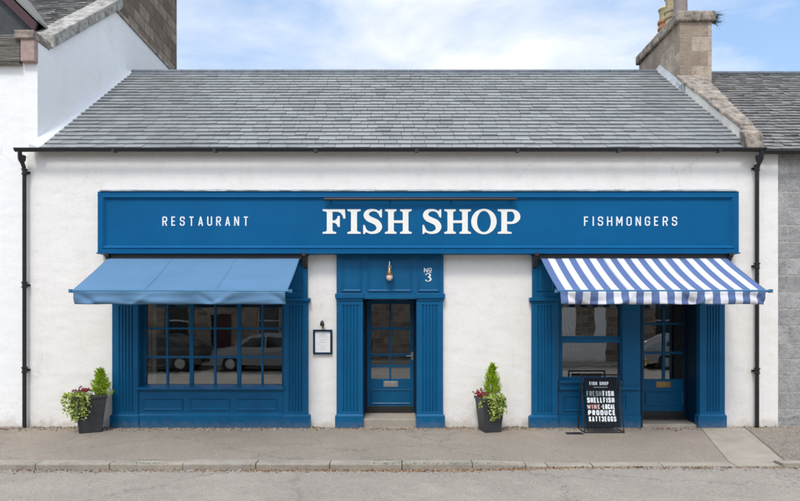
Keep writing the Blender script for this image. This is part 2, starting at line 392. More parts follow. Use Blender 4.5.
# ------------------------------------------------------------------ lettering
def catmull(pts, n=8, closed=False):
    out = []; L = len(pts)
    rng = range(L) if closed else range(L-1)
    for i in rng:
        g = lambda k: pts[k % L] if closed else pts[max(0, min(L-1, k))]
        p0, p1, p2, p3 = g(i-1), g(i), g(i+1), g(i+2)
        for k in range(n):
            t = k/n
            out.append(tuple(.5*((2*b)+(-a+c)*t+(2*a-5*b+4*c-d)*t*t+(-a+3*b-3*c+d)*t**3) for a, b, c, d in zip(p0, p1, p2, p3)))
    if not closed: out.append(pts[-1])
    return out
def ribbon(mb, pts, closed, mp, d0, d1):   # pts: (u,v,w)
    n = len(pts); L = []; Rr = []
    for i, (u, v, w) in enumerate(pts):
        if closed: a, b = pts[i-1], pts[(i+1) % n]
        else: a, b = pts[max(0, i-1)], pts[min(n-1, i+1)]
        d1v = Vector((u-a[0], v-a[1])); d2v = Vector((b[0]-u, b[1]-v))
        if d1v.length < 1e-9: d1v = d2v
        if d2v.length < 1e-9: d2v = d1v
        t = (d1v.normalized() + d2v.normalized())
        if t.length < 1e-6: t = d2v
        t.normalize(); c = max(.55, t.dot(d2v.normalized()))
        nx, ny = -t.y, t.x; h = w/2/c
        L.append((u+nx*h, v+ny*h)); Rr.append((u-nx*h, v-ny*h))
    rng = range(n) if closed else range(n-1)
    for i in rng:
        j = (i+1) % n
        mb.face(mp(*Rr[i], d0), mp(*Rr[j], d0), mp(*L[j], d0), mp(*L[i], d0))
        mb.face(mp(*L[i], d0), mp(*L[j], d0), mp(*L[j], d1), mp(*L[i], d1))
        mb.face(mp(*Rr[j], d0), mp(*Rr[i], d0), mp(*Rr[i], d1), mp(*Rr[j], d1))
    if not closed:
        for i in (0, n-1): mb.face(mp(*L[i], d0), mp(*Rr[i], d0), mp(*Rr[i], d1), mp(*L[i], d1))
def rnd(pts, r, closed=False):
    out = []; n = len(pts)
    for i, p in enumerate(pts):
        if not closed and i in (0, n-1): out.append(p); continue
        a, b = Vector(pts[i-1]), Vector(pts[(i+1) % n]); p = Vector(p)
        ra = min(r, (a-p).length*.5); rb = min(r, (b-p).length*.5)
        A = p+(a-p).normalized()*ra; B = p+(b-p).normalized()*rb
        for k in range(7):
            t = k/6; q = A*(1-t)**2+p*2*t*(1-t)+B*t*t; out.append((q.x, q.y))
    return out
GL = {
 'A': [('S', [(0,-.07),(.5,1.05)]), ('S', [(1,-.07),(.5,1.05)]), ('S', [(.2,.25),(.8,.25)])],
 'C': [('R', [(1,.70),(1,1),(0,1),(0,0),(1,0),(1,.30)])],
 'D': [('S', [(0,0),(0,1)]), ('R', [(0,1),(1,1),(1,0),(0,0)])],
 'E': [('S', [(1,1),(0,1),(0,0),(1,0)]), ('S', [(0,.5),(.85,.5)])],
 'F': [('S', [(1,1),(0,1),(0,-.08)]), ('S', [(0,.5),(.85,.5)])],
 'G': [('R', [(1,.70),(1,1),(0,1),(0,0),(1,0),(1,.48)]), ('S', [(1.05,.46),(.5,.46)])],
 'H': [('S', [(0,-.08),(0,1.08)]), ('S', [(1,-.08),(1,1.08)]), ('S', [(0,.5),(1,.5)])],
 'I': [('S', [(0,-.08),(0,1.08)])],
 'K': [('S', [(0,-.08),(0,1.08)]), ('S', [(1,1.05),(0,.35)]), ('S', [(.35,.6),(1,-.05)])],
 'L': [('S', [(0,1.08),(0,0),(1,0)])],
 'M': [('S', [(0,-.08),(0,1.08)]), ('S', [(1,-.08),(1,1.08)]), ('S', [(.05,1.0),(.5,.25)]), ('S', [(.95,1.0),(.5,.25)])],
 'N': [('S', [(0,-.08),(0,1.08)]), ('S', [(1,-.08),(1,1.08)]), ('S', [(.04,1.02),(.96,-.02)])],
 'O': [('O', [(0,0),(1,0),(1,1),(0,1)])],
 'P': [('S', [(0,-.08),(0,1)]), ('R', [(0,1),(1,1),(1,.42),(0,.42)])],
 'R': [('S', [(0,-.08),(0,1)]), ('R', [(0,1),(1,1),(1,.46),(0,.46)]), ('S', [(.5,.46),(1,-.08)])],
 'S': [('R', [(1,.72),(1,1),(0,1),(0,.52),(1,.52),(1,0),(0,0),(0,.28)])],
 'T': [('S', [(0,1),(1,1)]), ('S', [(.5,1),(.5,-.08)])],
 'U': [('R', [(0,1.08),(0,0),(1,0),(1,1.08)])],
 'W': [('S', [(0,1.07),(.24,-.02)]), ('S', [(.24,-.02),(.5,.85)]), ('S', [(.76,-.02),(.5,.85)]), ('S', [(1,1.07),(.76,-.02)])],
 '3': [('R', [(0,.74),(0,1),(1,1),(1,.52),(.35,.52)]), ('R', [(.35,.5),(1,.5),(1,0),(0,0),(0,.26)])],
 '.': [('S', [(0,.42),(0,.58)])],
}
NAR = {'I': 0.0, '.': 0.0, ' ': .5, 'M': 1.25, 'W': 1.45, 'E': .85, 'F': .85, 'L': .8, 'T': 1.1}
def text(mb, s, u0, u1, v0, v1, t, mp, proud=.006, fill=.58):
    """condensed sans lettering filling u0..u1"""
    h = v1-v0; ws = [NAR.get(c, 1.0) for c in s]
    # solve letter width a and gap g: sum(w)*a + n*t + (n-1)*g = u1-u0
    n = len(s); tot = u1-u0; a = fill*(tot-n*t)/max(.01, sum(ws)); g = (tot-n*t-sum(ws)*a)/max(1, n-1)
    u = u0; k = 0
    for c, w in zip(s, ws):
        ww = w*a
        if c != ' ':
            for kind, pts in GL[c]:
                q = [(x*ww, t/2+y*(h-t)) for x, y in pts]
                if kind in 'RO': q = rnd(q, min(ww*.5, h*.22), kind == 'O')
                k += 1
                ribbon(mb, [(u+t/2+x, v0+y, t) for x, y in q], kind == 'O', mp, -proud-.0005*(k % 5), .001)
        u += ww+t+g
def serif(mb, ch, u, v, h, mp, d):
    P = lambda poly, dd=0: mb.prism([(u+x*h, v+y*h) for x, y in poly], -d-dd, .001, mp)
    def stem(a, b, s0, s1, top=True, bot=True, dd=0):
        t = .085; k = .045
        poly = []
        if bot: poly += [(s0,0),(s1,0),(s1,t*.8),(b+k,t),(b,t+k)]
        else: poly += [(a,0),(b,0)]
        if top: poly += [(b,1-t-k),(b+k,1-t),(s1,1-t*.8),(s1,1),(s0,1),(s0,1-t*.8),(a-k,1-t),(a,1-t-k)]
        else: poly += [(b,1),(a,1)]
        if bot: poly += [(a,t+k),(a-k,t),(s0,t*.8)]
        P(poly, dd)
    if ch == 'F':
        P([(0,0),(.55,0),(.55,.07),(.45,.085),(.40,.13),(.40,.45),(.50,.44),(.58,.38),(.62,.28),(.70,.28),(.70,.73),(.62,.73),(.58,.61),(.50,.55),(.40,.54),
           (.40,.90),(.62,.90),(.74,.85),(.82,.74),(.845,.62),(.93,.62),(.91,1),(0,1),(0,.93),(.12,.915),(.17,.87),(.17,.13),(.12,.085),(0,.07)])
    elif ch == 'I': stem(.145, .39, 0, .54)
    elif ch == 'H':
        stem(.13, .36, 0, .47); stem(.73, .96, .62, 1.09)
        P([(.35,.44),(.74,.44),(.74,.545),(.35,.545)], .001)
    elif ch == 'O':
        pts = []
        for k in range(48):
            a = 2*math.pi*k/48
            ox, oy = .52*math.cos(a), .52*math.sin(a); ix, iy = .285*math.cos(a), .435*math.sin(a)
            pts.append((ox, oy, ix, iy))
        for k in range(48):
            a, b = pts[k], pts[(k+1) % 48]
            f = lambda x, y, dd: mp(u+(.52+x)*h, v+(.5+y)*h, dd)
            mb.face(f(a[0],a[1],-d), f(b[0],b[1],-d), f(b[2],b[3],-d), f(a[2],a[3],-d))
            mb.face(f(a[0],a[1],.001), f(b[0],b[1],.001), f(b[0],b[1],-d), f(a[0],a[1],-d))
            mb.face(f(a[2],a[3],-d), f(b[2],b[3],-d), f(b[2],b[3],.001), f(a[2],a[3],.001))
    elif ch == 'P':
        stem(.145, .375, 0, .56, dd=0)
        o = []; 
        for k in range(25):
            a = math.pi/2-math.pi*k/24
            o.append((.55+.37*math.cos(a)*1.0, .70+.30*math.sin(a), .55+.135*math.cos(a), .70+.205*math.sin(a)))
        o = [(.3, 1.0, .3, .905)]+o+[(.3, .40, .3, .495)]
        for a, b in zip(o, o[1:]):
            f = lambda x, y, dd: mp(u+x*h, v+y*h, dd)
            e = d+.001
            mb.face(f(a[0],a[1],-e), f(b[0],b[1],-e), f(b[2],b[3],-e), f(a[2],a[3],-e))
            mb.face(f(a[0],a[1],.001), f(b[0],b[1],.001), f(b[0],b[1],-e), f(a[0],a[1],-e))
            mb.face(f(a[2],a[3],-e), f(b[2],b[3],-e), f(b[2],b[3],.001), f(a[2],a[3],.001))
    elif ch == 'S':
        c = [(.715,.70,.05),(.66,.84,.07),(.56,.935,.085),(.39,.965,.095),(.21,.91,.16),(.135,.765,.215),(.22,.63,.235),(.40,.54,.235),(.57,.45,.24),
             (.665,.285,.235),(.60,.12,.17),(.42,.045,.105),(.24,.06,.085),(.12,.155,.07),(.06,.32,.05)]
        ribbon(mb, [(u+x*h, v+y*h, w*h) for x, y, w in catmull(c, 6)], False, mp, -d, .001)
        P([(.66,.82),(.72,.66),(.775,.66),(.775,1.0),(.71,1.0),(.68,.93),(.60,.95)], .001)
        P([(.01,.36),(.01,-.01),(.07,-.01),(.105,.06),(.19,.045),(.12,.18),(.065,.36)], .001)
def flat(Y): return lambda u, v, d: (u, Y+d, v)

# ------------------------------------------------------------------ roofs
def slates(mb, x0, x1, y0, z0, y1, z1, course, wmin, wmax, rough=.003, back=False):
    L = math.hypot(y1-y0, z1-z0); uy, uz = (y1-y0)/L, (z1-z0)/L; ny, nz = -uz, uz*0+uy
    if nz < 0: ny, nz = -ny, -nz
    P = lambda x, v, h: (x, y0+uy*v+ny*h, z0+uz*v+nz*h)
    nrow = int(round(L/course)); c = L/nrow; rr = random.Random(3)
    for r in range(nrow):
        x = x0-rr.random()*wmax; v0 = r*c
        while x < x1:
            w = rr.uniform(wmin, wmax); a, b = max(x0, x+.0035), min(x1, x+w-.0035); x += w
            if b-a < .02: continue
            j = rr.uniform(-rough*2, rough*2); t = .022+rr.uniform(-rough, rough)*1.2; k = rr.uniform(-rough, rough)
            va, vb = v0+j, min(v0+c*1.25, L)
            tl = rr.uniform(-rough, rough)
            h1, h2 = t+k, .004
            q = [P(a, va, h1+.013), P(b, va+tl, h1+.013+tl), P(b, vb, h2), P(a, vb, h2)]
            lo = [P(a, va, h1-.030), P(b, va+tl, h1-.030), P(b, vb, h2-.01), P(a, vb, h2-.01)]
            mb.idx(q+lo, [(0,1,2,3),(0,4,5,1),(1,5,6,2),(3,7,4,0)])
    return mb

EY, EZ, RY, RZ = -.14, 5.11, 3.67, 8.075        # eave line and ridge line of the shop roof
SL = (RZ-EZ)/(RY-EY)
XL, XR = -6.76, 6.41
shop = thing('shop_building', 'long low cream-white rendered shop with a slate roof and blue shopfronts', 'building', (0, 0, 0))

def slab_roof(mb, x0, x1, y0, z0, y1, z1, t=.12):
    mb.idx([(x0,y0,z0),(x1,y0,z0),(x1,y1,z1),(x0,y1,z1),(x0,y0,z0-t),(x1,y0,z0-t),(x1,y1,z1-t),(x0,y1,z1-t)],
           [(0,1,2,3),(7,6,5,4),(0,4,5,1),(1,5,6,2),(2,6,7,3),(3,7,4,0)])
mb = MB(); slates(mb, XL+.17, XR, EY, EZ, RY, RZ, .198, .2, .36, .003)
roof = mb.build('roof', M['slate'], shop)
mb = MB(); slab_roof(mb, XL+.02, XR+.1, EY+.03, EZ-.012, RY, RZ-.012, .035); slab_roof(mb, XL+.02, XR+.1, 2*RY+.1, EZ-.05, RY, RZ-.012)
mb.build('roof_underlay', M['board_black'], roof)
# lead/clay ridge roll
mb = MB()
xx = XL+.15
while xx < 6.3:
    w = .62; e = min(6.33, xx+w-.008); mb.tube([(xx, RY, RZ+.015), (e, RY, RZ+.015)], .06, 10); xx += w
mb.idx([(XL+.15,RY-.16,RZ-.10),(6.33,RY-.16,RZ-.10),(6.33,RY,RZ+.035),(XL+.15,RY,RZ+.035)], [(0,1,2,3)])
mb.build('ridge_tile', M['ridge'], roof, smooth=40)
# mortar fillet against the tall gable
mb = MB()
def roofz(Y): return EZ+(Y-EY)*SL
mb.hexa([(XL-.02,EY-.02,roofz(EY)-.05),(XL+.19,EY-.02,roofz(EY)-.05),(XL+.18,RY,RZ-.05),(XL-.02,RY,RZ-.05)],
        [(XL-.02,EY-.02,roofz(EY)+.10),(XL+.185,EY-.02,roofz(EY)+.03),(XL+.175,RY,RZ+.03),(XL-.02,RY,RZ+.10)])
mb.build('mortar_fillet', M['concrete_white'], roof, bevel=.02)

# wall with openings
W0, W1 = X(27), X(778)
HL = (X(138), X(285.5), Z(391), 2.40)           # left window opening
HCD = (X(362.5), X(416.8), .0, Z(298.6))        # centre door opening
HR = (X(558), X(699.5), .0, 2.40)               # right shopfront opening
mb = MB(); mb.holed(W0, W1, -.25, 5.158, 0, .42, [HL, HCD, HR])
# soften into an uneven hand-rendered face: add verts on a grid in front
wall = mb.build('wall', M['harl'], shop)
mb = MB(); mb.box(W0+.1, W1-.05, 7.2, 7.5, -.25, 5.0)
mb.box(W1-.4, W1-.06, .42, 7.2, -.25, 5.0); mb.box(-6.75, -6.5, .42, 7.2, -.25, 5.0)
mb.build('rear_wall', M['harl'], shop)
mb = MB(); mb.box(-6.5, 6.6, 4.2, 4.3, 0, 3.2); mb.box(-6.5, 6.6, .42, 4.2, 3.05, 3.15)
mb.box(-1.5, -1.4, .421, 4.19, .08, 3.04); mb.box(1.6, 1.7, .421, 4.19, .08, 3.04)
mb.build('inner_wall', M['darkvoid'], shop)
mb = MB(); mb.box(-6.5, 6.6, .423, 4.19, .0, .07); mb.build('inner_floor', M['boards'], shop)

# ---- gutter and downpipes
def gutter(x0, x1, z, y=-.215, r=.048):
    mb = MB(); n = 10; prof = []
    for k in range(n+1):
        a = math.pi+math.pi*k/n; prof.append((y+r*math.cos(a), z+r*math.sin(a)*1.0))
    inner = [(y+(yy-y)*.82, z+(zz-z)*.82) for yy, zz in prof]
    allp = prof+inner[::-1]
    N = len(allp)
    mb.idx([(x0,a,b) for a, b in allp]+[(x1,a,b) for a, b in allp],
           [(i, (i+1) % N, (i+1) % N+N, i+N) for i in range(N)]+[tuple(range(N-1,-1,-1)), tuple(range(N, 2*N))])
    mb.box(x0, x1, y-r-.012, y-r+.012, z-.004, z+.016)
    xx = x0+.3
    while xx < x1:
        xx += .9
    xx = x0+1.8
    while xx < x1:
        mb.box(xx-.03, xx+.03, y-r-.008, y+r+.008, z-r-.008, z-.01); xx += 1.83
    return mb
GZ = Z(149.2, -.22)
gutter(X(15, -.22), X(762, -.22), GZ).build('gutter', M['black_metal'], shop, smooth=40)
def downpipe(px, top, bot, collars, parent, swan=False, r=.036, y=-.085):
    mb = MB(); x = X(px, y)
    pts = [(x, -.22, GZ-.04), (x, -.215, GZ-.12), (x, -.10, GZ-.30), (x, y, GZ-.36), (x, y, Z(bot, y))] if swan else [(x, y, Z(top, y)), (x, y, Z(bot, y))]
    mb.tube(pts, r, 14)
    if not swan or True:
        mb.lathe((x, -.16 if swan else y, Z(158, y)), [(.03,-.12),(.062,-.06),(.07,.02),(.05,.03)], 14) if swan else None
    for c in collars:
        zc = Z(c, y); mb.lathe((x, y, zc), [(r+.003,-.055),(r+.016,-.05),(r+.016,-.035),(r+.006,-.03),(r+.006,.03),(r+.018,.035),(r+.018,.055),(r+.003,.06)], 14)
        mb.box(x-.06, x+.06, y+.045, -.001, zc-.018, zc+.018)
    return mb
downpipe(24.5, 156, 427, (172, 285, 370), shop, True).build('downpipe', M['black_metal'], shop, smooth=40, label='black downpipe at the left end of the shop wall')
downpipe(757, 156, 427, (168, 266, 371), shop, True).build('downpipe', M['black_metal'], shop, smooth=40, label='black downpipe near the granite wall')

# ---- joinery
BL = M['blue']; PJ = -.075
def pilaster(px0, px1, f0, f1, zt, zb, base=(0, 0), cap=None, label=None, nfl=5):
    """fluted pilaster with plinth block and moulded capital, all one carved part"""
    mb = MB(); x0, x1 = X(px0, PJ), X(px1, PJ); a, b = X(f0, PJ), X(f1, PJ)
    w = (b-a)/nfl; prof = [(x0, .05), (x0, PJ)]
    for k in range(nfl):
        u0 = a+k*w; g = w*.62; s0 = u0+(w-g)/2
        for t in range(7):
            an = math.pi*t/6; prof.append((s0+g*t/6, PJ+.022*math.sin(an)))
    prof += [(x1, PJ), (x1, .05)]
    N = len(prof); zb1 = Z(base[2], PJ); zt1 = Z(zt, PJ)
    mb.idx([(x, y, zb1) for x, y in prof]+[(x, y, zt1) for x, y in prof],
           [(i, i+1, i+1+N, i+N) for i in range(N-1)])
    # smooth fillet strip at the foot and head of the flutes
    mb.box(x0-.001, x1+.001, PJ-.003, .04, zb1-.02, zb1+.06)
    mb.box(x0-.001, x1+.001, PJ-.003, .04, zt1-.05, zt1+.01)
    bx0, bx1 = X(base[0], PJ-.04), X(base[1], PJ-.04); zf = Z(zb, PJ-.04)
    mb.box(bx0, bx1, PJ-.04, .041, zf-.05, zb1-.012)
    mb.hexa([(bx0,PJ-.04,zb1-.012),(bx1,PJ-.04,zb1-.012),(bx1,.041,zb1-.012),(bx0,.041,zb1-.012)],
            [(x0,PJ-.006,zb1+.02),(x1,PJ-.006,zb1+.02),(x1,.041,zb1+.02),(x0,.041,zb1+.02)])
    if cap:
        c0, c1, ct, cb = cap; cx0, cx1 = X(c0, PJ-.04), X(c1, PJ-.04); z0, z1 = Z(cb, PJ-.04), Z(ct, PJ-.04); h = z1-z0
        mb.box(cx0+.02, cx1-.02, PJ-.015, .043, z0, z0+h*.35); mb.box(cx0, cx1, PJ-.04, .044, z0+h*.35+.002, z1)
    return mb.build('pilaster', BL, shop, bevel=.004, label=label)
pilaster(112, 138, 118, 134, 303, 426.5, (109.5, 138.6, 415), (110, 139.5, 298, 303))
pilaster(283.5, 308, 288, 303, 303, 426.5, (282, 310, 415), (282.5, 310, 298, 303))
pilaster(336.5, 362.8, 342, 359, 302, 428, (335, 363.2, 415), (335, 363.6, 293.5, 301))
pilaster(416.6, 443, 421.5, 438, 302, 428, (416.2, 445, 415), (416, 445.2, 293.5, 301))
pilaster(532, 558, 537, 553, 303, 426.5, (529.5, 558.6, 416), (530, 559.5, 297.5, 303))
pilaster(699.8, 725, 706, 720, 303, 425, (698.6, 727, 415), (698.6, 727, 297.5, 303))
# end blocks above the outer pilasters, with panel
PF = -.062
def block(px0, px1, label=None):
    mb = MB(); x0, x1 = X(px0, PF), X(px1, PF); mb.box(x0, x1, PF, .045, Z(298, PF), Z(252.5, PF))
    mb.bead(x0+.075, x1-.075, Z(291, PF), Z(265, PF), PF)
    mb.box(x0-.02, x1+.02, PF-.05, .046, Z(256, PF), Z(252, PF))
    mb.build('pilaster_block', BL, shop, bevel=.004)
for a, b in ((112.5, 137.5), (283.5, 307.5), (532.5, 557.5), (700, 724.5)): block(a, b)
def console(px):
    mb = MB(); x = X(px, -.1)
    poly = [(-.06,Z(254)),(-.26,Z(254)),(-.26,Z(257)),(-.20,Z(260)),(-.15,Z(264)),(-.10,Z(267.5)),(-.06,Z(268.5))]
    mb.prism(poly, 0, .07, lambda u, v, d: (x-.035+d, u, v)); mb.build('scroll_bracket', M['kick'], shop, bevel=.003)
for p in (110.5, 305, 535, 727): console(p)
# plain frieze boards over the two shop windows
mb = MB(); mb.box(X(137.9, -.03), X(283.2, -.03), -.045, .043, 2.39, Z(252.6)); mb.build('frieze', BL, shop)
mb = MB(); mb.box(X(557.8, -.03), X(699.7, -.03), -.045, .043, 2.39, Z(252.6)); mb.build('frieze', BL, shop)
# centre frieze with three sunk panels
mb = MB(); mb.box(X(336.5, PF), X(443.5, PF), PF, .045, Z(298.4, PF), Z(252.6, PF))
for a, b in ((342, 361.5), (367.5, 411.5), (418, 439)): mb.bead(X(a, PF), X(b, PF), Z(291.5, PF), Z(259, PF), PF, .04, .022)
mb.box(X(362.8, PF), X(416.8, PF), PF-.02, .044, Z(298.9, PF), Z(295.8, PF))
frieze_c = mb.build('frieze', BL, shop, bevel=.003, label='blue panelled frieze over the centre door')
# house number on the frieze
mb = MB(); mp = flat(PF)
text(mb, 'N', X(424.0, PF), X(427.8, PF), Z(272.4, PF), Z(268.0, PF), .014, mp, .005, 1.0)
text(mb, 'O', X(428.6, PF), X(431.6, PF), Z(271.2, PF), Z(268.0, PF), .011, mp, .005, 1.0)
mb.box(X(428.6, PF), X(431.6, PF), PF-.005, PF+.001, Z(272.5, PF), Z(271.9, PF))
u0, vz, hh = X(425.3, PF), Z(281.4, PF), .148
c3 = [(.06,.80,.16),(.12,.93,.09),(.32,.97,.07),(.55,.90,.14),(.60,.75,.18),(.50,.60,.12),(.30,.54,.06)]
d3 = [(.30,.54,.06),(.52,.50,.12),(.67,.30,.20),(.58,.10,.14),(.34,.03,.07),(.12,.08,.10),(.05,.22,.17)]
ribbon(mb, [(u0+x*hh, vz+y*hh, w*hh) for x, y, w in catmull(c3, 5)], False, mp, -.005, .001)
ribbon(mb, [(u0+x*hh, vz+y*hh, w*hh) for x, y, w in catmull(d3, 5)], False, mp, -.006, .001)
mb.build('house_number', M['white_letter'], frieze_c)

# left window
WY = .11
def bars(px0, px1, zlist, xs, Y):   # holes from pixel lists
    return [(X(a, Y), X(b, Y), Z(d, Y), Z(c, Y)) for a, b in xs for c, d in zlist]
xs = [(145.6,166.2),(168.2,189.4),(193.2,213.9),(215.9,237.0),(240.8,261.2),(263.2,281.9)]
zz = [(300,327.4),(329.4,356.0),(358.2,384.6)]
mb = MB(); mb.holed(X(134, WY), X(290, WY), Z(389, WY), 2.42, WY, WY+.055, bars(0, 0, zz, xs, WY))
win = mb.build('window', BL, shop, bevel=.005, label='wide blue window of eighteen panes')
mb = MB(); mb.idx([(X(140,WY),WY+.03,Z(388,WY)),(X(286,WY),WY+.03,Z(388,WY)),(X(286,WY),WY+.03,2.41),(X(140,WY),WY+.03,2.41)], [(0,1,2,3)])
mb.build('glass', M['glass'], win)
mb = MB()   # reveal linings
x0, x1 = HL[0], HL[1]
mb.box(x0-.02, x0+.012, -.046, WY+.002, Z(391)+.0, 2.405); mb.box(x1-.012, x1+.02, -.046, WY+.002, Z(391), 2.405); mb.box(x0+.013, x1-.013, -.046, WY+.002, 2.382, 2.405)
mb.build('reveal', BL, win)
mb = MB(); sz = Z(387.2, -.1)
mb.hexa([(x0-.0,-.115,sz-.05),(x1,-.115,sz-.05),(x1,WY,sz-.05),(x0,WY,sz-.05)], [(x0,-.115,sz-.012),(x1,-.115,sz-.012),(x1,WY,sz+.03),(x0,WY,sz+.03)])
mb.build('sill', BL, win, bevel=.006)
RYF = -.052
mb = MB(); mb.box(X(138, RYF), X(283.6, RYF), RYF, .043, -.05, Z(389.5, RYF))
for a, b in ((143.5, 183), (190, 230), (237, 277)): mb.bead(X(a, RYF), X(b, RYF), Z(410, RYF), Z(398, RYF), RYF, .03, .02)
mb.build('stall_riser', BL, shop, bevel=.003)
mb = MB(); mb.box(X(138.4, -.095), X(282.4, -.095), -.095, .042, -.05, Z(415.6, -.095))
mb.hexa([(X(138.4,-.095),-.095,Z(415.6,-.095)+.0002),(X(282.4,-.095),-.095,Z(415.6,-.095)+.0002),(X(282.4,-.095),.04,Z(415.6,-.095)+.0002),(X(138.4,-.095),.04,Z(415.6,-.095)+.0002)],
        [(X(138.4,-.095),-.054,Z(413.4,-.095)),(X(282.4,-.095),-.054,Z(413.4,-.095)),(X(282.4,-.095),.04,Z(413.4,-.095)),(X(138.4,-.095),.04,Z(413.4,-.095))])
mb.build('plinth', BL, shop)

# right shop window, post, riser
WR = .06
wl, wr = X(558, WR)-.03, X(625, WR)
mb = MB(); mb.holed(wl, wr, Z(381, WR), 2.42, WR, WR+.055, [(X(562, WR), X(621, WR), Z(336, WR), Z(300, WR)), (X(562.6, WR), X(620.4, WR), Z(376.8, WR), Z(342.8, WR))])
mb.box(X(562.6, WR)-.03, X(620.4, WR)+.03, WR-.018, WR+.01, Z(342.6, WR), Z(338.5, WR))
win2 = mb.build('window', BL, shop, bevel=.005, label='blue two-pane sash window beside the fishmonger door')
mb = MB(); mb.idx([(wl+.02,WR+.03,Z(380,WR)),(wr-.02,WR+.03,Z(380,WR)),(wr-.02,WR+.03,2.41),(wl+.02,WR+.03,2.41)], [(0,1,2,3)])
mb.build('glass', M['glass'], win2)
mb = MB(); mb.box(HR[0], X(622, -.05), -.075, WR-.001, Z(383.2, -.05), Z(380.4, -.05)); mb.build('sill', BL, win2, bevel=.005)
px1 = X(641, -.03)
mb = MB(); mb.box(X(622.5, -.03), px1, -.045, .46, -.05, 2.388)       # square post between window and door
mb.build('door_post', BL, shop, bevel=.004)
mb = MB(); RF = -.047
mb.box(HR[0]-.0, X(622.4, -.03), RF+.006, .42, -.05, Z(381, 0))
mb.box(HR[0], X(640.6, -.1), -.09, .03, Z(390, -.09), Z(386.6, -.09))
mb.bead(X(563.5, RF), X(578, RF)+.9, Z(411, RF), Z(395.5, RF), RF+.006, .03, .02)
mb.build('stall_riser', BL, shop, bevel=.003)
mb = MB(); mb.box(X(558.7, -.09), X(641, -.09), -.09, .02, -.05, Z(416, -.09)); mb.build('plinth', BL, shop, bevel=.004)

# doors
def door(px0, px1, pyt, pyb, Y, cols, rows, plate, panel, kick, handle_px, brass, label, open_px):
    mb = MB(); holes = [(X(a, Y), X(b, Y), Z(d, Y), Z(c, Y)) for a, b in cols for c, d in rows]
    mb.holed(X(px0, Y), X(px1, Y), Z(pyb, Y), Z(pyt, Y), Y, Y+.05, holes)
    mb.bead(X(panel[0], Y), X(panel[1], Y), Z(panel[3], Y), Z(panel[2], Y), Y, .03, .014)
    d = mb.build('door', BL, shop, bevel=.004, label=label)
    mb = MB(); x0, x1 = X(cols[0][0]-1, Y), X(cols[-1][1]+1, Y); z0, z1 = Z(rows[-1][1]+1, Y), Z(rows[0][0]-1, Y)
    mb.idx([(x0,Y+.028,z0),(x1,Y+.028,z0),(x1,Y+.028,z1),(x0,Y+.028,z1)], [(0,1,2,3)]); mb.build('glass', M['glass'], d)
    mb = MB(); a, b, c, e = plate
    mb.box(X(a, Y), X(b, Y), Y-.008, Y+.002, Z(e, Y), Z(c, Y)); mb.box(X(a, Y)+.03, X(b, Y)-.03, Y-.014, Y-.0075, Z(e, Y)+.022, Z(c, Y)-.022)
    mb.build('letter_plate', M['brass'] if brass else M['steel'], d, bevel=.002)
    mb = MB(); mb.box(X(px0, Y)+.01, X(px1, Y)-.01, Y-.014, Y+.001, Z(kick[1], Y), Z(kick[0], Y))
    mb.box(X(px0, Y)+.01, X(px1, Y)-.01, Y-.04, Y-.0145, Z(kick[1], Y), Z(kick[1], Y)+.03); mb.build('kick_board', M['kick'], d, bevel=.003)
    mb = MB(); hx, hz = X(handle_px[0], Y), Z(handle_px[1], Y); sgn = handle_px[2]
    mb.lathe((0, 0, 0), [(.001, 0), (.001, 0)], 3) if False else None
    mb.box(hx-.022, hx+.022, Y-.01, Y+.001, hz-.09, hz+.07)
    mb.tube([(hx, Y-.005, hz), (hx, Y-.055, hz)], .010, 10); mb.tube([(hx, Y-.052, hz), (hx+sgn*.12, Y-.058, hz-.005)], [.011, .008], 10)
    mb.box(hx-.010, hx+.010, Y-.016, Y-.0095, hz-.065, hz-.045)
    mb.build('handle', M['brass'] if brass else M['steel'], d, bevel=.002)
    return d
DY = .72
door(364, 414.5, 300.5, 414, DY, [(371.2,389.2),(391.2,410)], [(304,327),(329.6,353.6),(356,364.8),(367.2,378.6)], (383.5,398,381,386.8), (371,411,389.5,404), (406,413.6), (412.3,355.5,-1), False,
     'blue centre door with eight glass panes', None)
DR = .52
door(637, 691, 297, 419.8, DR, [(644.2,662.8),(665.4,683.6)], [(298.5,322.5),(324.8,351.4),(354,379)], (656,670.5,381.6,387.2), (645,683.5,391,405), (411,419.4), (645.5,361,1), True,
     'blue fishmonger door with six glass panes', None)
# door linings (jambs + head), recess shade painted in as navy; and steps
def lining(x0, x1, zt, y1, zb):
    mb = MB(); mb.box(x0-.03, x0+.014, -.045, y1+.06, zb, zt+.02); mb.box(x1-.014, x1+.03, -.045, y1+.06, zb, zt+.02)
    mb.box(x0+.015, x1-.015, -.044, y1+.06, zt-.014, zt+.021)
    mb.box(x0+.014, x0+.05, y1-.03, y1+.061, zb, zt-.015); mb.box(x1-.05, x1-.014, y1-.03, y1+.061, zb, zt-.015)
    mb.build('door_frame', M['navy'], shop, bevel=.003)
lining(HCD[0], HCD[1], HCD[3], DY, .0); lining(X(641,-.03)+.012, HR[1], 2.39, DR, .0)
mb = MB(); mb.box(HCD[0]+.012, HCD[1]-.012, -.03, DY+.4, -.1, .150); mb.build('door_step', M['concrete'], shop, bevel=.012)
mb = MB(); mb.box(X(641)+.014, HR[1]-.012, -.03, DR+.4, -.1, .052); mb.build('door_step', M['concrete'], shop, bevel=.012)

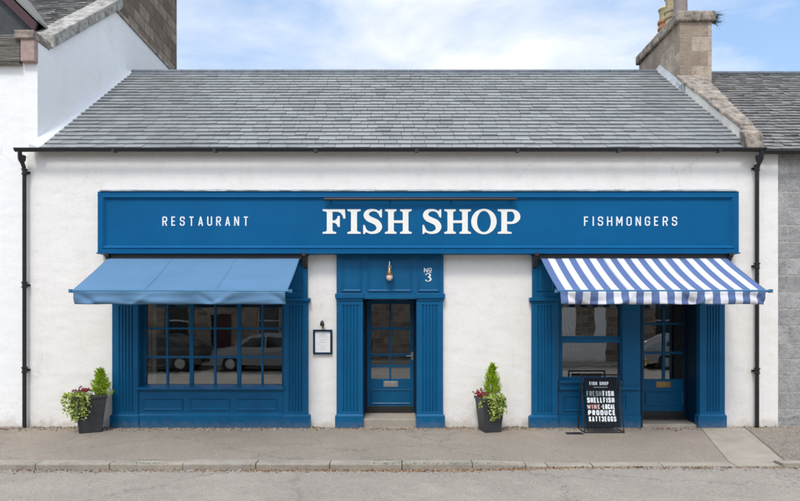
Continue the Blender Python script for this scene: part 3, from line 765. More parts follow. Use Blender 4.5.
# ------------------------------------------------------------------ fascia sign
FY = -.20
sign = thing('fascia_sign', 'long deep blue signboard over both windows with cream FISH SHOP lettering', 'sign', (0, FY, Z(253, FY)))
fx0, fx1, fz0, fz1 = X(97.5, FY-.03), X(739, FY-.03), Z(252.5, FY-.03), Z(191.5, FY-.03)
mb = MB(); mb.box(fx0+.03, fx1-.03, FY, -.002, fz0+.02, fz1-.02); board = mb.build('sign_board', M['sign_blue'], sign)
mb = MB(); w = .085
mb.box(fx0, fx1, FY-.03, -.003, fz1-w, fz1); mb.box(fx0, fx1, FY-.03, -.003, fz0, fz0+w*.85)
mb.box(fx0, fx0+w, FY-.029, -.004, fz0+w*.85+.001, fz1-w-.001); mb.box(fx1-w, fx1, FY-.029, -.004, fz0+w*.85+.001, fz1-w-.001)
mb.bead(fx0+w-.004, fx1-w+.004, fz0+w*.85-.004, fz1-w+.004, FY-.001, .062, .045)
mb.box(fx0-.015, fx1+.015, FY-.055, -.002, fz0-.022, fz0-.001)
mb.build('sign_frame', M['sign_blue'], sign, bevel=.004)
mb = MB(); n = 60; xa, xb = fx0+.04, X(734, FY)
for i in range(n):
    a, b = xa+(xb-xa)*i/n, xa+(xb-xa)*(i+1)/n; j = random.uniform(-.006, .006); k = random.uniform(-.004, .006)
    mb.hexa([(a,FY-.05,fz1+.004+k*0),(b+.001*i,FY-.05,fz1+.004),(b,-.002,fz1+.02),(a,-.002,fz1+.02)], [(a,FY-.05+j,fz1+.022+k),(b,FY-.05+j,fz1+.022+k),(b,-.002,fz1+.085+j),(a,-.002,fz1+.085+j)])
mb.build('lead_flashing', M['lead'], sign)
mb = MB(); mp = flat(FY)
hpx = (F/(D+FY)); vb = Z(233.8, FY); hh = (233.8-209.4)/hpx
for ch, px in (('F',322.75),('I',347.5),('S',363.0),('H',385.0),('S',422.3),('H',444.3),('O',471.2),('P',497.8)):
    serif(mb, ch, X(px, FY), vb, hh, mp, .008)
mb.build('lettering', M['white_letter'], board, label='large cream serif words FISH SHOP')
for wd, a, b in (('RESTAURANT', 162.5, 248.5), ('FISHMONGERS', 584, 677)):
    mb = MB(); text(mb, wd, X(a, FY), X(b, FY), Z(225.8, FY), Z(216.6, FY), .021, mp, .005, .50)
    mb.build('lettering', M['white_print'], board, label='small white widely spaced word ' + wd)
mb = MB(); yb = FY-.085
mb.tube([(X(324, yb), yb, Z(199.3, yb)), (X(517, yb), yb, Z(199.3, yb))], .024, 12)
mb.box(X(325, yb), X(516, yb), yb-.02, yb+.02, Z(199.3, yb)+.012, Z(199.3, yb)+.03)
for p in (330, 390, 451, 511): mb.box(X(p, yb)-.012, X(p, yb)+.012, yb, FY-.001, Z(199.3, yb)-.008, Z(199.3, yb)+.010)
mb.build('trough_light', M['black_metal'], sign, smooth=40, label='slim dark light bar above FISH SHOP')

# ------------------------------------------------------------------ awnings
def awning(px0t, px1t, px0f, px1f, bx0, bx1, stripes, name, label, seed):
    YT, ZT, YF = -.14, Z(257, -.14), -1.38; ZF = Z(290.6, YF); ZB = Z(304.2, YF)
    xa, xb = (X(px0t, YT)+X(px0f, YF))/2, (X(px1t, YT)+X(px1f, YF))/2
    t = thing(name, label, 'awning', ((xa+xb)/2, YT, ZF), 'folding arm awnings over the shop windows')
    mats = [M['str_blue'], M['str_white']] if stripes else [M['awn_blue']]
    nc = 27 if stripes else 24; sub = 4; N = nc*sub
    mb = MB(); rows = 14; rr = random.Random(seed)
    def P(i, j):
        u, v = i/N, j/rows; x = xa+(xb-xa)*u
        sag = -.035*math.sin(math.pi*v)*(1-.55*abs(2*u-1)**3)
        rip = .006*math.sin(math.pi*v)*math.sin(u*9.4+seed)+.004*noise.noise(Vector((x*2, v*3, seed)))
        return (x, YT+(YF-YT)*v, ZT+(ZF-ZT)*v+sag+rip)
    base = len(mb.v); mb.v += [P(i, j) for j in range(rows+1) for i in range(N+1)]
    for j in range(rows):
        for i in range(N):
            a = base+j*(N+1)+i; mb.f.append((a, a+N+1, a+N+2, a+1)); mb.mi.append((i//sub) % 2 if stripes else 0)
    mb.build('canopy', mats, t, smooth=60, thick=.003)
    mb = MB(); vr = 8
    def V(i, j):
        u, v = i/N, j/vr; x = xa+.03+(xb-xa-.06)*u
        fold = 0
        for c in ((.06,.5),(.33,-.4),(.62,.45),(.72,-.5),(.97,.6)):
            fold += c[1]*math.exp(-((u-c[0]-(v-.5)*.09*(1 if c[1] > 0 else -1))/.022)**2)
        yy = YF-.012+v*(.028*math.sin(u*23+seed)+.11*fold+.05*noise.noise(Vector((x*2.5, v*2, seed+4))))
        return (x, yy, ZF-.012+(ZB-ZF+.012)*v+v*.003*math.sin(u*31+seed))
    base = len(mb.v); mb.v += [V(i, j) for j in range(vr+1) for i in range(N+1)]
    for j in range(vr):
        for i in range(N):
            a = base+j*(N+1)+i; mb.f.append((a, a+N+1, a+N+2, a+1)); mb.mi.append((i//sub) % 2 if stripes else 0)
    mb.build('valance', mats, t, smooth=60, thick=.003)
    mb = MB()
    for q in ((9, 18) if stripes else (8, 16)):
        for dx in (-.012, .012):
            for j in range(rows):
                a, b = P(q*sub, j), P(q*sub, j+1)
                mb.box(0, 0, 0, 0, 0, 0) if False else mb.face((a[0]+dx-.0035,a[1],a[2]+.004),(b[0]+dx-.0035,b[1],b[2]+.004),(b[0]+dx+.0035,b[1],b[2]+.004),(a[0]+dx+.0035,a[1],a[2]+.004))
    mb.build('seam', mats[0] if not stripes else M['str_blue'], t, thick=.002)
    mb = MB(); x0, x1 = X(bx0, YF), X(bx1, YF)
    mb.tube([(x0, YF+.005, ZF-.006), (x1, YF+.005, ZF-.006)], .021, 12); mb.box(x0-.012, x0+.03, YF-.024, YF+.034, ZF-.034, ZF+.022); mb.box(x1-.03, x1+.012, YF-.024, YF+.034, ZF-.034, ZF+.022)
    mb.build('front_bar', M['awn_bar'], t, smooth=40)
    mb = MB(); mb.box(xa-.04, xb+.04, -.19, -.075, ZT-.05, ZT+.055); mb.build('roller_box', M['kick'], t, bevel=.01)
    for s_, x in ((1, xa+.25), (-1, xb-.25)):
        mb = MB(); el = (x+s_*.62, -.72, (ZT+ZF)/2-.13)
        mb.tube([(x, -.15, ZT-.10), el], .022, 10); mb.tube([el, (x+s_*.10, YF+.03, ZF-.03)], .019, 10)
        mb.lathe((el[0], el[1], el[2]-.035), [(.03, 0), (.03, .07)], 12); mb.box(x-.05, x+.05, -.17, -.04, ZT-.16, ZT-.045)
        mb.build('folding_arm', M['awn_bar'], t, smooth=40)
    return t
M['awn_bar'] = simple('blue_bar_paint', (.035, .16, .29), .35, .1)
awning(108, 299, 73, 288.5, 70, 291, False, 'awning', 'plain mid-blue canvas awning over the left window', 2)
awning(540, 723.5, 558.5, 769, 556, 771.5, True, 'awning', 'blue and white striped canvas awning over the fishmonger window', 5)

# ------------------------------------------------------------------ small fittings
# wall lamp on centre frieze
lx, ly = X(389.5, -.18), -.17
lamp = thing('wall_lamp', 'small galvanised bulkhead lamp with frosted glass over the centre door', 'lamp', (lx, PF, Z(270, PF)))
mb = MB(); zt = Z(262, ly)
mb.box(lx-.03, lx+.03, PF-.018, PF-.001, Z(272, PF), Z(265, PF))
mb.tube([(lx, PF-.01, Z(269, PF)), (lx, PF-.05, zt+.01), (lx, ly+.03, zt+.02), (lx, ly, zt-.01), (lx, ly, Z(268, ly))], .011, 10)
mb.build('bracket', M['steel'], lamp, smooth=50)
mb = MB(); z0 = Z(274.5, ly)
mb.lathe((lx, ly, z0), [(.078, 0), (.080, .010), (.044, .03), (.038, .065), (.026, .10), (.016, .12)], 20); mb.build('lamp_shade', M['brass'], lamp, smooth=40)
mb = MB(); mb.lathe((lx, ly, z0), [(.050, .0), (.060, -.03), (.058, -.07), (.040, -.10), (.008, -.112)], 18); mb.build('lamp_glass', M['lampglass'], lamp, smooth=60)
mb = MB()
for k in range(4):
    a = math.pi/4+k*math.pi/2; c, s_ = math.cos(a), math.sin(a)
    mb.tube([(lx+.060*c, ly+.060*s_, z0), (lx+.064*c, ly+.064*s_, z0-.07), (lx+.04*c, ly+.04*s_, z0-.108), (lx, ly, z0-.120)], .003, 6)
mb.build('cage', M['steel'], lamp)
# menu case and its lamp
mc = thing('menu_case', 'small navy-framed menu case with a white sheet on the wall by the centre door', 'menu case', (X(322.5), 0, Z(354)))
mx0, mx1, mz0, mz1 = X(313, -.04), X(332.2, -.04), Z(354.3, -.04), Z(329.6, -.04)
mb = MB(); mb.holed(mx0, mx1, mz0, mz1, -.045, -.003, [(mx0+.036, mx1-.036, mz0+.036, mz1-.036)]); mb.build('frame', M['navy'] if 'navy' in M else simple('navy_frame', (.006, .03, .075), .4), mc, bevel=.004)
mb = MB(); mb.box(mx0+.03, mx1-.03, -.022, -.004, mz0+.03, mz1-.03); ms = mb.build('menu_sheet', M['paper'], mc)
mb = MB(); r2 = random.Random(5)
for k in range(15):
    zl = mz1-.075-k*.021; w = r2.uniform(.06, .20); cx = (mx0+mx1)/2
    if k in (4, 9): continue
    mb.box(cx-w/2, cx+w/2, -.0232, -.0215, zl-.004, zl)
mb.build('menu_text', M['ink'], ms)
ml = thing('wall_lamp', 'tiny dark hooded lamp on the wall above the menu case', 'lamp', (X(322.3), 0, Z(326)))
mb = MB(); cx = X(322.3, -.07)
mb.box(cx-.02, cx+.02, -.012, -.001, Z(327.5), Z(322)); mb.tube([(cx, -.01, Z(326)), (cx, -.07, Z(327)), (cx, -.085, Z(324.6))], .008, 8); mb.build('bracket', M['brass'], ml, smooth=50)
mb = MB(); mb.lathe((cx, -.085, Z(326, -.08)), [(.038, 0), (.040, .02), (.038, .05), (.028, .085), (.012, .10)], 16); mb.build('lamp_shade', M['black_metal'], ml, smooth=40)

# ------------------------------------------------------------------ leaves
def leaf(mb, p, d, n, L, W, fold=.25):
    """pointed folded leaf from p along d"""
    p = Vector(p); d = d.normalized(); s = d.cross(n)
    if s.length < 1e-4: s = d.cross(Vector((0, 1, .3)))
    s.normalize(); n = s.cross(d)
    a = p; t = p+d*L; m = p+d*L*.5; l = m+s*W+n*W*fold; r = m-s*W+n*W*fold
    i = len(mb.v); mb.v += [tuple(a), tuple(r), tuple(t), tuple(l)]; mb.f += [(i, i+1, i+2), (i, i+2, i+3)]; mb.mi += [mb.cur]*2
def rdir(r): 
    while 1:
        v = Vector((r.uniform(-1,1), r.uniform(-1,1), r.uniform(-1,1)))
        if .05 < v.length < 1: return v.normalized()

def planter(label, x, y, g, wt, wb, h, rot, ch, cdx, crad, ivx, ivdrop, flx, seed, lft):
    r = random.Random(seed)
    t = thing('planter', label, 'planter', (x, y, g), 'charcoal planters with dwarf conifers and ivy')
    ca, sa = math.cos(rot), math.sin(rot)
    def q(w, z, inset=0):
        w = w/2-inset; return [(x+ca*a*w-sa*b*w, y+sa*a*w+ca*b*w, g+z) for a, b in ((-1,-1),(1,-1),(1,1),(-1,1))]
    mb = MB(); rings = [q(wb-.02, 0), q(wb, .012), q(wt, h-.05), q(wt+.03, h-.045), q(wt+.035, h), q(wt+.03, h, .02), q(wt, h-.05, .025), q(wt*.8, h-.12, .03)]
    i0 = 0
    for k in rings: mb.v += k
    for k in range(len(rings)-1):
        for m in range(4): mb.f.append((k*4+m, k*4+(m+1) % 4, (k+1)*4+(m+1) % 4, (k+1)*4+m)); mb.mi.append(0)
    mb.f.append((3,2,1,0)); mb.mi.append(0)
    mb.build('pot', M['pot'], t, bevel=.006)
    mb = MB(); s = q(wt-.03, h-.045, .025); mb.idx(s, [(0,1,2,3)]); mb.build('soil', M['soil'], t)
    # conifer: short up-swept sprays all through a narrow, uneven cone
    cx, cy, z0 = x+cdx, y+.05, g+h-.05
    mb = MB(); mb.tube([(cx, cy, z0), (cx, cy, z0+ch*.6)], [.014, .005], 6)
    mb.build('stem', M['wood'], t)
    mb = MB()
    for k in range(430):
        f = r.random()**.8; zz = z0+f*ch*.95; env = crad*(1-f)**.75*(.80+.75*noise.noise(Vector((f*6, seed, k % 7*.5))))+.008
        a = r.uniform(0, 6.283); rad = env*math.sqrt(r.uniform(.05, 1))
        p = Vector((cx+rad*math.cos(a), cy+rad*math.sin(a)*.9, zz))
        d = Vector((math.cos(a)*.55, math.sin(a)*.55, 1.1))+rdir(r)*.6; d.normalize()
        L = r.uniform(.07, .13)*(1-.35*f)
        side = d.cross(rdir(r)).normalized()
        for m in range(5):
            pp = p+d*L*m/5
            for sg in (-1, 1):
                leaf(mb, pp, (d*.8+side*sg*.7), rdir(r), L*.40*(1-m*.12), .0075)
        leaf(mb, p+d*L*.7, d, rdir(r), L*.5, .005)
    mb.build('conifer', M['conifer'], t)
    # ivy over the front rim, trailing
    mb = MB()
    for k in range(58):
        sx = x+ivx+r.gauss(0, .072); p = Vector((sx, y-wt*.42+r.uniform(-.03, .10), g+h+r.uniform(0, .05)))
        drop = ivdrop*r.uniform(.25, 1)*(1-.45*min(1, abs(sx-x-ivx)/.2)); vx = (sx-x-ivx)*.5+r.uniform(-.12, .12)
        steps = int(4+drop/.028)
        for m in range(steps):
            f = m/steps
            pt = p+Vector((vx*f*.55, -.09*math.sin(min(1, f*2.2)*1.57)+.04*f, .05*math.sin(f*3.1)-drop*f**1.25))
            for _ in range(3):
                d = rdir(r)+Vector((0, -.8, -.25)); n = rdir(r)+Vector((0, -1, .8))
                leaf(mb, pt+rdir(r)*.018, d, n.normalized(), r.uniform(.034, .058), r.uniform(.013, .021), .2)
    mb.build('ivy', M['ivy'], t)
    # filler: dark foliage, red flowers, white flowers
    mb = MB()
    for k in range(420):
        a = r.uniform(0, 6.283); rad = wt*.5*math.sqrt(r.random()); p = Vector((x+rad*math.cos(a), y+rad*math.sin(a)*.9, g+h-.04+r.uniform(0, .09)))
        leaf(mb, p, rdir(r)+Vector((0, 0, .9)), rdir(r), r.uniform(.03, .055), .012)
    mb.build('filler_foliage', M['weed'], t)
    def cluster(nm, m, cxx, cyy, czz, n, sp, L, W, sz=.6):
        mb = MB()
        for k in range(n):
            c = Vector((cxx+r.gauss(0, sp), cyy+r.gauss(0, sp*.7), czz+r.gauss(0, sp*sz)))
            for j in range(6):
                a = j*1.047+r.random(); leaf(mb, c, Vector((math.cos(a), -.35+math.sin(a)*.4, math.sin(a)*.7+.15)), Vector((0, -1, .3)), L*r.uniform(.8, 1.2), W, .3)
        mb.build(nm, m, t)
    cluster('red_flowers', M['redleaf'], x+flx, y-.12, g+h+.06, 55, .055, .024, .010)
    cluster('white_flowers', M['whitepetal'], x+abs(flx)*.75 if not lft else x+.07, y-.14, g+h+.035, 34, .05, .020, .010, .35)
    if lft:
        cluster('purple_leaves', M['purpleleaf'], x-.22, y-.10, g+h+.0, 45, .05, .03, .011, 1.0)
    return t
planter('larger charcoal planter with dark flowers, conifer and ivy beside the left window', X(90.5, -.36), -.36, -.012, .50, .36, .66, R(28), .50, .15, .19, -.11, .55, -.05, 11, True)
planter('charcoal planter with tall lime conifer and red flowers, right of the centre door', X(489.8, -.34), -.34, -.012, .41, .30, .62, R(14), .64, .05, .20, .06, .46, -.19, 23, False)

# ------------------------------------------------------------------ pavement sign
def sstep(t): t = max(0, min(1, t)); return t*t*(3-2*t)
def zroad(x): return -.14+.042*sstep((x-.6)/2.4)
def zkerb(x):
    k = sstep((x-1.2)/1.55); k2 = sstep((x-5.35)/.5)
    hi = -.052; lo = zroad(x)+.008
    return hi+(lo-hi)*k*(1-k2)
KY0, KY1 = -2.36, -2.55
def zpave(x, y):
    t = max(0, min(1, -y/2.36)); return zkerb(x)*t**1.3
sg = thing('pavement_sign', 'black metal framed pavement sign with white lettering in front of the right window', 'sign', (3.61, -.3, zpave(3.6, -.3)))
gx0, gx1 = 3.262, 3.952; gz = zpave(3.6, -.5)+.012; yF, yT, yR = -.52, -.30, -.12; ztop = Z(374.8, -.3)
def fr(v): return (yF+(yT-yF)*v, gz+(ztop-gz)*v)
mb = MB(); r_ = .011
def sq(a, b, w=.012): 
    mb.tube([a, b], w, 4)
for x in (gx0, gx1):
    sq((x, yF, gz), (x, yT, ztop)); sq((x, yR, gz), (x, yT+.012, ztop)); sq((x, yF, gz), (x, yR, gz))
sq((gx0-.01, yF, gz), (gx1+.01, yF, gz)); sq((gx0, yR, gz), (gx1, yR, gz)); sq((gx0-.01, yT, ztop), (gx1+.01, yT, ztop), .014)
for v in (.30, .62):
    y, z = fr(v); sq((gx0, y, z), (gx1, y, z), .006)
mb.build('frame', M['black_metal'], sg)
def bmp(u, v, d):    # u metres in x, v = height fraction metres along z; d depth (negative = forward)
    f = (v-gz)/(ztop-gz); y, z = fr(f); return (u, y+d, z)
bx0, bx1, bz0, bz1 = gx0+.055, gx1-.055, Z(427, -.49), Z(377.5, -.3)
mb = MB(); mb.prism([(bx0, bz0), (bx1, bz0), (bx1, bz1), (bx0, bz1)], -.006, .012, bmp); pb = mb.build('panel', M['board_black'], sg)
def row(wd, a, b, top, bot, t, m, fill=.66, lab=None):
    mb = MB(); ym = -.4
    mq = lambda u, v, d: bmp(u, v, d-.006)
    text(mb, wd, X(a, ym)+.0, X(b, ym)+.0, Z(bot, ym), Z(top, ym), t, mq, .003, fill)
    mb.build('lettering', m, pb, label=lab)
row('FISH SHOP', 590.5, 609.5, 382.0, 385.4, .013, M['white_print'], .62)
mb = MB(); r3 = random.Random(9); u = X(593.5, -.35)
while u < X(606.5, -.35):
    w = r3.uniform(.010, .018); mb.prism([(u, Z(387.6,-.35)), (u+w, Z(387.6,-.35)), (u+w, Z(386.7,-.35)), (u, Z(386.7,-.35))], -.009, -.004, bmp); u += w+.006
mb.build('small_print', M['grey_print'], pb)
row('FRESH', 587.0, 601.6, 391.2, 396.0, .013, M['grey_print'], .66)
row('FISH', 602.9, 614.2, 390.9, 396.2, .022, M['white_print'], .62)
row('SHELLFISH', 587.0, 614.2, 397.4, 402.6, .021, M['white_print'], .66)
row('WINE', 586.6, 599.6, 404.2, 408.6, .016, M['pink_print'], .66)
row('.LOCAL', 600.6, 614.4, 403.9, 408.8, .020, M['white_print'], .68)
row('PRODUCE', 587.2, 614.4, 409.6, 414.6, .021, M['white_print'], .68)
row('KATT3EGGS', 587.6, 614.6, 415.7, 420.6, .017, M['white_print'], .68)

# ------------------------------------------------------------------ ground
def sheet(xs, ys, zf, name, m, kind='structure'):
    mb = MB(); nx = len(xs); mb.v = [(x, y, zf(x, y)) for y in ys for x in xs]
    mb.f = [(j*nx+i, j*nx+i+1, (j+1)*nx+i+1, (j+1)*nx+i) for j in range(len(ys)-1) for i in range(nx-1)]; mb.mi = [0]*len(mb.f)
    if ys[0] > ys[-1]: mb.f = [f[::-1] for f in mb.f]
    return mb.build(name, m, None, kind=kind, smooth=30)
def fr_(a, b, n): return [a+(b-a)*i/n for i in range(n+1)]
xs = [-60, -40, -25]+fr_(-16, 16, 128)+[25, 40, 60]
mb = MB(); mb.idx([(-400,-400,-.5),(400,-400,-.5),(400,400,-.5),(-400,400,-.5)], [(0,1,2,3)]); mb.build('ground', M['earth'], kind='structure')
sheet(xs, fr_(-2.54, -14.2, 24), lambda x, y: zroad(x)*1.0+.01*noise.noise(Vector((x*.5, y*.5, 0)))+(.02*sstep((-y-2.5)/4)), 'road', M['road'])
sheet(xs, fr_(.3, KY0, 20), lambda x, y: zpave(x, y)+.006*noise.noise(Vector((x*.9, y*1.5, 3))) if y < 0 else .0, 'pavement', M['pave'])
sheet([-60, 60], [-14.15, -16.6], lambda x, y: -.02, 'pavement', M['pave'])
mb = MB(); mb.box(-60, 60, -14.25, -14.1, -.4, -.01); mb.build('kerb', M['kerb'], kind='structure')
# kerb stones
mb = MB(); js = [X(p, -2.5) for p in (-380,-307,-234,-160,-87,-35, 37.5, 111, 184, 256.5, 330, 402, 472, 525)]
js = [js[0]-k*1.04 for k in range(8, 0, -1)]+js
js += [2.1, X(592, -2.5)]
for a, b in zip(js, js[1:]):
    jy = random.uniform(-.006, .006); jz = random.uniform(-.003, .003)
    n = 6
    for k in range(n):
        u, w = a+.006+(b-a-.012)*k/n, a+.006+(b-a-.012)*(k+1)/n
        za, zb = zkerb(u)+jz+.004, zkerb(w)+jz+.004
        mb.idx([(u,KY0+.01,-.4),(u,KY0+.01,za),(u,KY1+.025+jy,za),(u,KY1+.008+jy,za-.006),(u,KY1+jy,za-.022),(u,KY1+jy,-.4),
                (w,KY0+.01,-.4),(w,KY0+.01,zb),(w,KY1+.025+jy,zb),(w,KY1+.008+jy,zb-.006),(w,KY1+jy,zb-.022),(w,KY1+jy,-.4)],
               [(1,7,6,0),(2,8,7,1),(3,9,8,2),(4,10,9,3),(5,11,10,4)]+([(5,4,3,2,1,0)] if k == 0 else [])+([(6,7,8,9,10,11)] if k == n-1 else []))
js = [X(p, -2.5) for p in (780, 856)]; js += [js[-1]+1.04*k for k in range(1, 10)]
for a, b in zip(js, js[1:]):
    mb.box(a+.006, b-.006, KY1, KY0+.01, -.4, zkerb(b)+.004)
mb.build('kerb', M['kerb'], kind='structure')
mb = MB(); js = [X(p, -2.5) for p in (592.5, 662, 735, 779.5)]
for a, b in zip(js, js[1:]):
    for k in range(4):
        u, w = a+.006+(b-a-.012)*k/4, a+.006+(b-a-.012)*(k+1)/4
        mb.hexa([(u,KY1,-.4),(w,KY1,-.4),(w,KY0+.01,-.4),(u,KY0+.01,-.4)], [(u,KY1,zkerb(u)+.003),(w,KY1,zkerb(w)+.003),(w,KY0+.01,zkerb(w)+.010),(u,KY0+.01,zkerb(u)+.010)])
mb.build('dropped_kerb', M['concrete'], kind='structure')
# concrete strip running out from beside the right pilaster and the darker patch beyond it
def strip(quad, name, m, lift, n=10):
    mb = MB(); (a, b, c, d) = [Vector(p) for p in quad]
    nx = n; vs = []
    for j in range(n+1):
        for i in range(n+1):
            u, v = i/n, j/n; p = (a*(1-u)+b*u)*(1-v)+(d*(1-u)+c*u)*v
            e = .03*noise.noise(Vector((p.x*2, p.y*2, 5))) if i in (0, n) else 0
            vs.append((p.x+e, p.y, zpave(p.x+e, p.y)+.006*noise.noise(Vector(((p.x+e)*.9, p.y*1.5, 3)))+lift))
    mb.idx(vs, [(j*(n+1)+i, (j+1)*(n+1)+i, (j+1)*(n+1)+i+1, j*(n+1)+i+1) for j in range(n) for i in range(n)])
    for k in range(len(mb.f)): mb.f[k] = mb.f[k]
    mb.build(name, m, None, kind='structure', smooth=30)
strip([(X(700), -.02), (X(742), -.02), (X(781, -2.3), -2.34), (X(727, -2.3), -2.34)], 'concrete_path', M['concrete'], .008)
strip([(X(743), -.02), (X(900), -.02), (X(900, -2.3), -2.34), (X(784, -2.3), -2.34)], 'pavement', M['pave_dark'], .008)
mb = MB(); cz = zpave(3.0, -.75)+.010; mb.box(2.92, 3.22, -.62, -.42, cz-.05, cz)
for k in range(5): mb.box(2.945+k*.055, 2.965+k*.055, -.60, -.44, cz+.0005, cz+.004)
mb.build('drain_cover', M['kick'], None, label='small dark drain cover in the footway left of the pavement sign', cat='drain cover')

# grit and leaves
def scatter(name, m, n, fn, smin, smax, seed, flatk=.35, label=None):
    r = random.Random(seed); mb = MB()
    for _ in range(n):
        x, y = fn(r); z = (zpave(x, y) if y > KY0 else (zkerb(x)+.004 if y > KY1 else zroad(x)+.004)); s = r.uniform(smin, smax)*(1 if r.random() < .9 else 1.7)
        a = r.uniform(0, 6.28); c, sn = math.cos(a)*s, math.sin(a)*s; h = s*flatk*r.uniform(.5, 1.4); k = r.uniform(.5, 1)
        mb.idx([(x+c,y+sn,z),(x-sn*k,y+c*k,z),(x-c,y-sn,z),(x+sn*k,y-c*k,z),(x+c*.2,y+sn*.2,z+h+.003)], [(0,1,4),(1,2,4),(2,3,4),(3,0,4)])
    return mb.build(name, m, None, kind='stuff', label=label, cat=name.replace('_', ' '))
def along_wall(r):
    x = r.uniform(-7.4, 9); return x, -.02-abs(r.gauss(0, .11))-(.08 if (-5.4 < x < -1.6 or 2.4 < x < 5.9) else 0)
scatter('grit', M['pebble'], 5200, along_wall, .006, .017, 1, .6, 'loose pale grit gathered along the foot of the shop wall')
scatter('dry_leaves', M['litter'], 2600, lambda r: (r.uniform(-7.6, 9), -.03-abs(r.gauss(0, .10))-.05), .008, .022, 2, .5, 'brown leaf crumbs gathered along the foot of the shop wall')
def gutt(r):
    if r.random() < .5: x = r.uniform(-2.2, 2.6)
    else: x = r.uniform(-9, 6)
    return x, KY1-.012-abs(r.gauss(0, .05))
scatter('dry_leaves', M['litter'], 2200, gutt, .007, .022, 3, .5, 'brown leaf litter lying in the road against the kerb')
scatter('grit', M['pebble'], 2600, lambda r: (r.uniform(-9, 8), KY1-.01-abs(r.gauss(0, .09))), .005, .013, 4, .6, 'pale grit lying in the road against the kerb')
scatter('grit', M['pebble'], 3500, lambda r: (r.uniform(-9, 9), r.uniform(-5, -.2)), .003, .008, 6, .5, 'fine loose chippings over the footway and road')
mb = MB(); r = random.Random(12)
for cxw in (-6.6, -6.0, -5.1, 2.0, 2.2, -1.6, 6.3, 6.6, 1.1, -6.3, 6.95):
    for k in range(26):
        p = Vector((cxw+r.gauss(0, .10), -.035-abs(r.gauss(0, .03)), -.002)); leaf(mb, p, Vector((r.uniform(-1,1), r.uniform(-1,.2), r.uniform(.3,1.3))), rdir(r), r.uniform(.02,.055), .007)
mb.build('weeds', M['weed'], None, kind='stuff', label='small weeds in the joint between wall and footway', cat='weeds')
mb = MB(); r = random.Random(13)
for k in range(700):
    x = r.choice((-.2, .3, .75, 1.0, -3.6, 1.5))+r.gauss(0, .14); y = r.choice((KY0+.01, KY1+.01))+r.gauss(0, .012)
    leaf(mb, Vector((x, y, zkerb(x)+.002)), Vector((r.uniform(-1,1), r.uniform(-1,1), r.uniform(.1,.7))), rdir(r), r.uniform(.008,.022), .005)
mb.build('moss', M['weed'], None, kind='stuff', label='yellowish moss tufts along the kerb joints', cat='moss')

# ------------------------------------------------------------------ left neighbour: tall white house
LY = .08; LX = -6.76
lh = thing('neighbour_house', 'taller white rendered house at left with stone-coped gable and dormer', 'house', (-8.5, LY, 0))
gab = [(LY,-.25),(LY,7.18),(LY+.45,7.24),(3.24,9.38),(7.05,9.38),(9.8,7.2),(9.8,-.25)]
mb = MB(); mb.prism(gab, 0, .4, lambda u, v, d: (LX-d, u, v)); mb.build('gable_wall', M['harl_cool'], lh, label='white gable wall facing the shop roof')
mb = MB(); mb.box(-14, LX-.001, LY-.001, LY+.4, -.25, 6.78); mb.build('wall', M['harl_cool'], lh)
s2 = (9.38-7.24)/(3.24-LY-.45)
mb = MB(); slates(mb, -14, LX-.36, LY+.25, 6.95+.43*s2, 5.2, 6.95+(5.2-LY+.18)*s2, .17, .12, .30, .006)
lroof = mb.build('roof', M['slate_old'], lh)
mb = MB(); slab_roof(mb, -14, LX-.38, LY+.12, 6.93+.26*s2, 5.2, 6.93+(5.2-LY+.14)*s2); mb.build('roof_underlay', M['board_black'], lroof)
# coping: separate stones along the slope
mb = MB(); r = random.Random(4); y = LY+.40; 
cxl, cxr = LX-.42, LX+.07
ln = [.62, .30, .42, .34, .5, .4, .45]
for L_ in ln:
    y2 = min(3.35, y+L_)
    if y2-y < .05: break
    j = r.uniform(-.01, .012); zf = lambda yy: 7.31+(yy-LY-.45)*s2
    a, b = y+.004, y2-.004
    mb.hexa([(cxl,a,zf(a)-.04),(cxr+j,a,zf(a)-.04),(cxr+j,b,zf(b)-.04),(cxl,b,zf(b)-.04)], [(cxl,a,zf(a)+.23+j),(cxr+j,a,zf(a)+.23+j),(cxr+j,b,zf(b)+.23+j),(cxl,b,zf(b)+.23+j)]); y = y2
mb.build('coping', M['coping_pale'], lh, bevel=.015)
mb = MB(); mb.box(X(20.5,-.02)-.0, LX+.004, -.03, LY+.02, Z(61,-.03), Z(38.4,-.03)); mb.build('skew_stone', M['pinkstone'], lh, bevel=.015)
mb = MB(); mb.box(X(14,-.06), LX+.02, -.07, LY+.38, Z(38.0,-.07), Z(29.5,-.07)); mb.build('cap_stone', M['coping'], lh, bevel=.02)
mb = MB(); mb.box(-14, X(20,-.02)-.01, -.01, LY+.3, Z(61.5,-.01), Z(38.5,-.01)); mb.box(-14, X(20,-.02)-.012, -.04, LY+.2, Z(63,-.05), Z(61.8,-.05)); mb.build('eaves_course', M['eaves'], lh, bevel=.01)
# stack on the gable head
mb = MB(); mb.box(LX-.75, LX-.004, 3.24, 7.0, 9.35, 12.6); stk = mb.build('chimney', M['stack'], lh)
mb = MB(); mb.hexa([(LX-.8,3.12,9.30),(LX+.03,3.12,9.30),(LX+.03,7.08,9.30),(LX-.8,7.08,9.30)], [(LX-.78,3.2,9.42),(LX+.012,3.2,9.42),(LX+.012,7.04,9.42),(LX-.78,7.04,9.42)])
mb.build('stack_base_course', M['coping'], stk, bevel=.015)
mb = MB(); mb.box(LX-.85, LX+.1, 3.12, 7.12, 12.6, 12.85); mb.build('chimney_cap', M['coping'], stk, bevel=.03)
M['dslate'] = simple('charcoal_slate_hanging', (.035, .037, .042), .6, .3, 8, .4, 30)
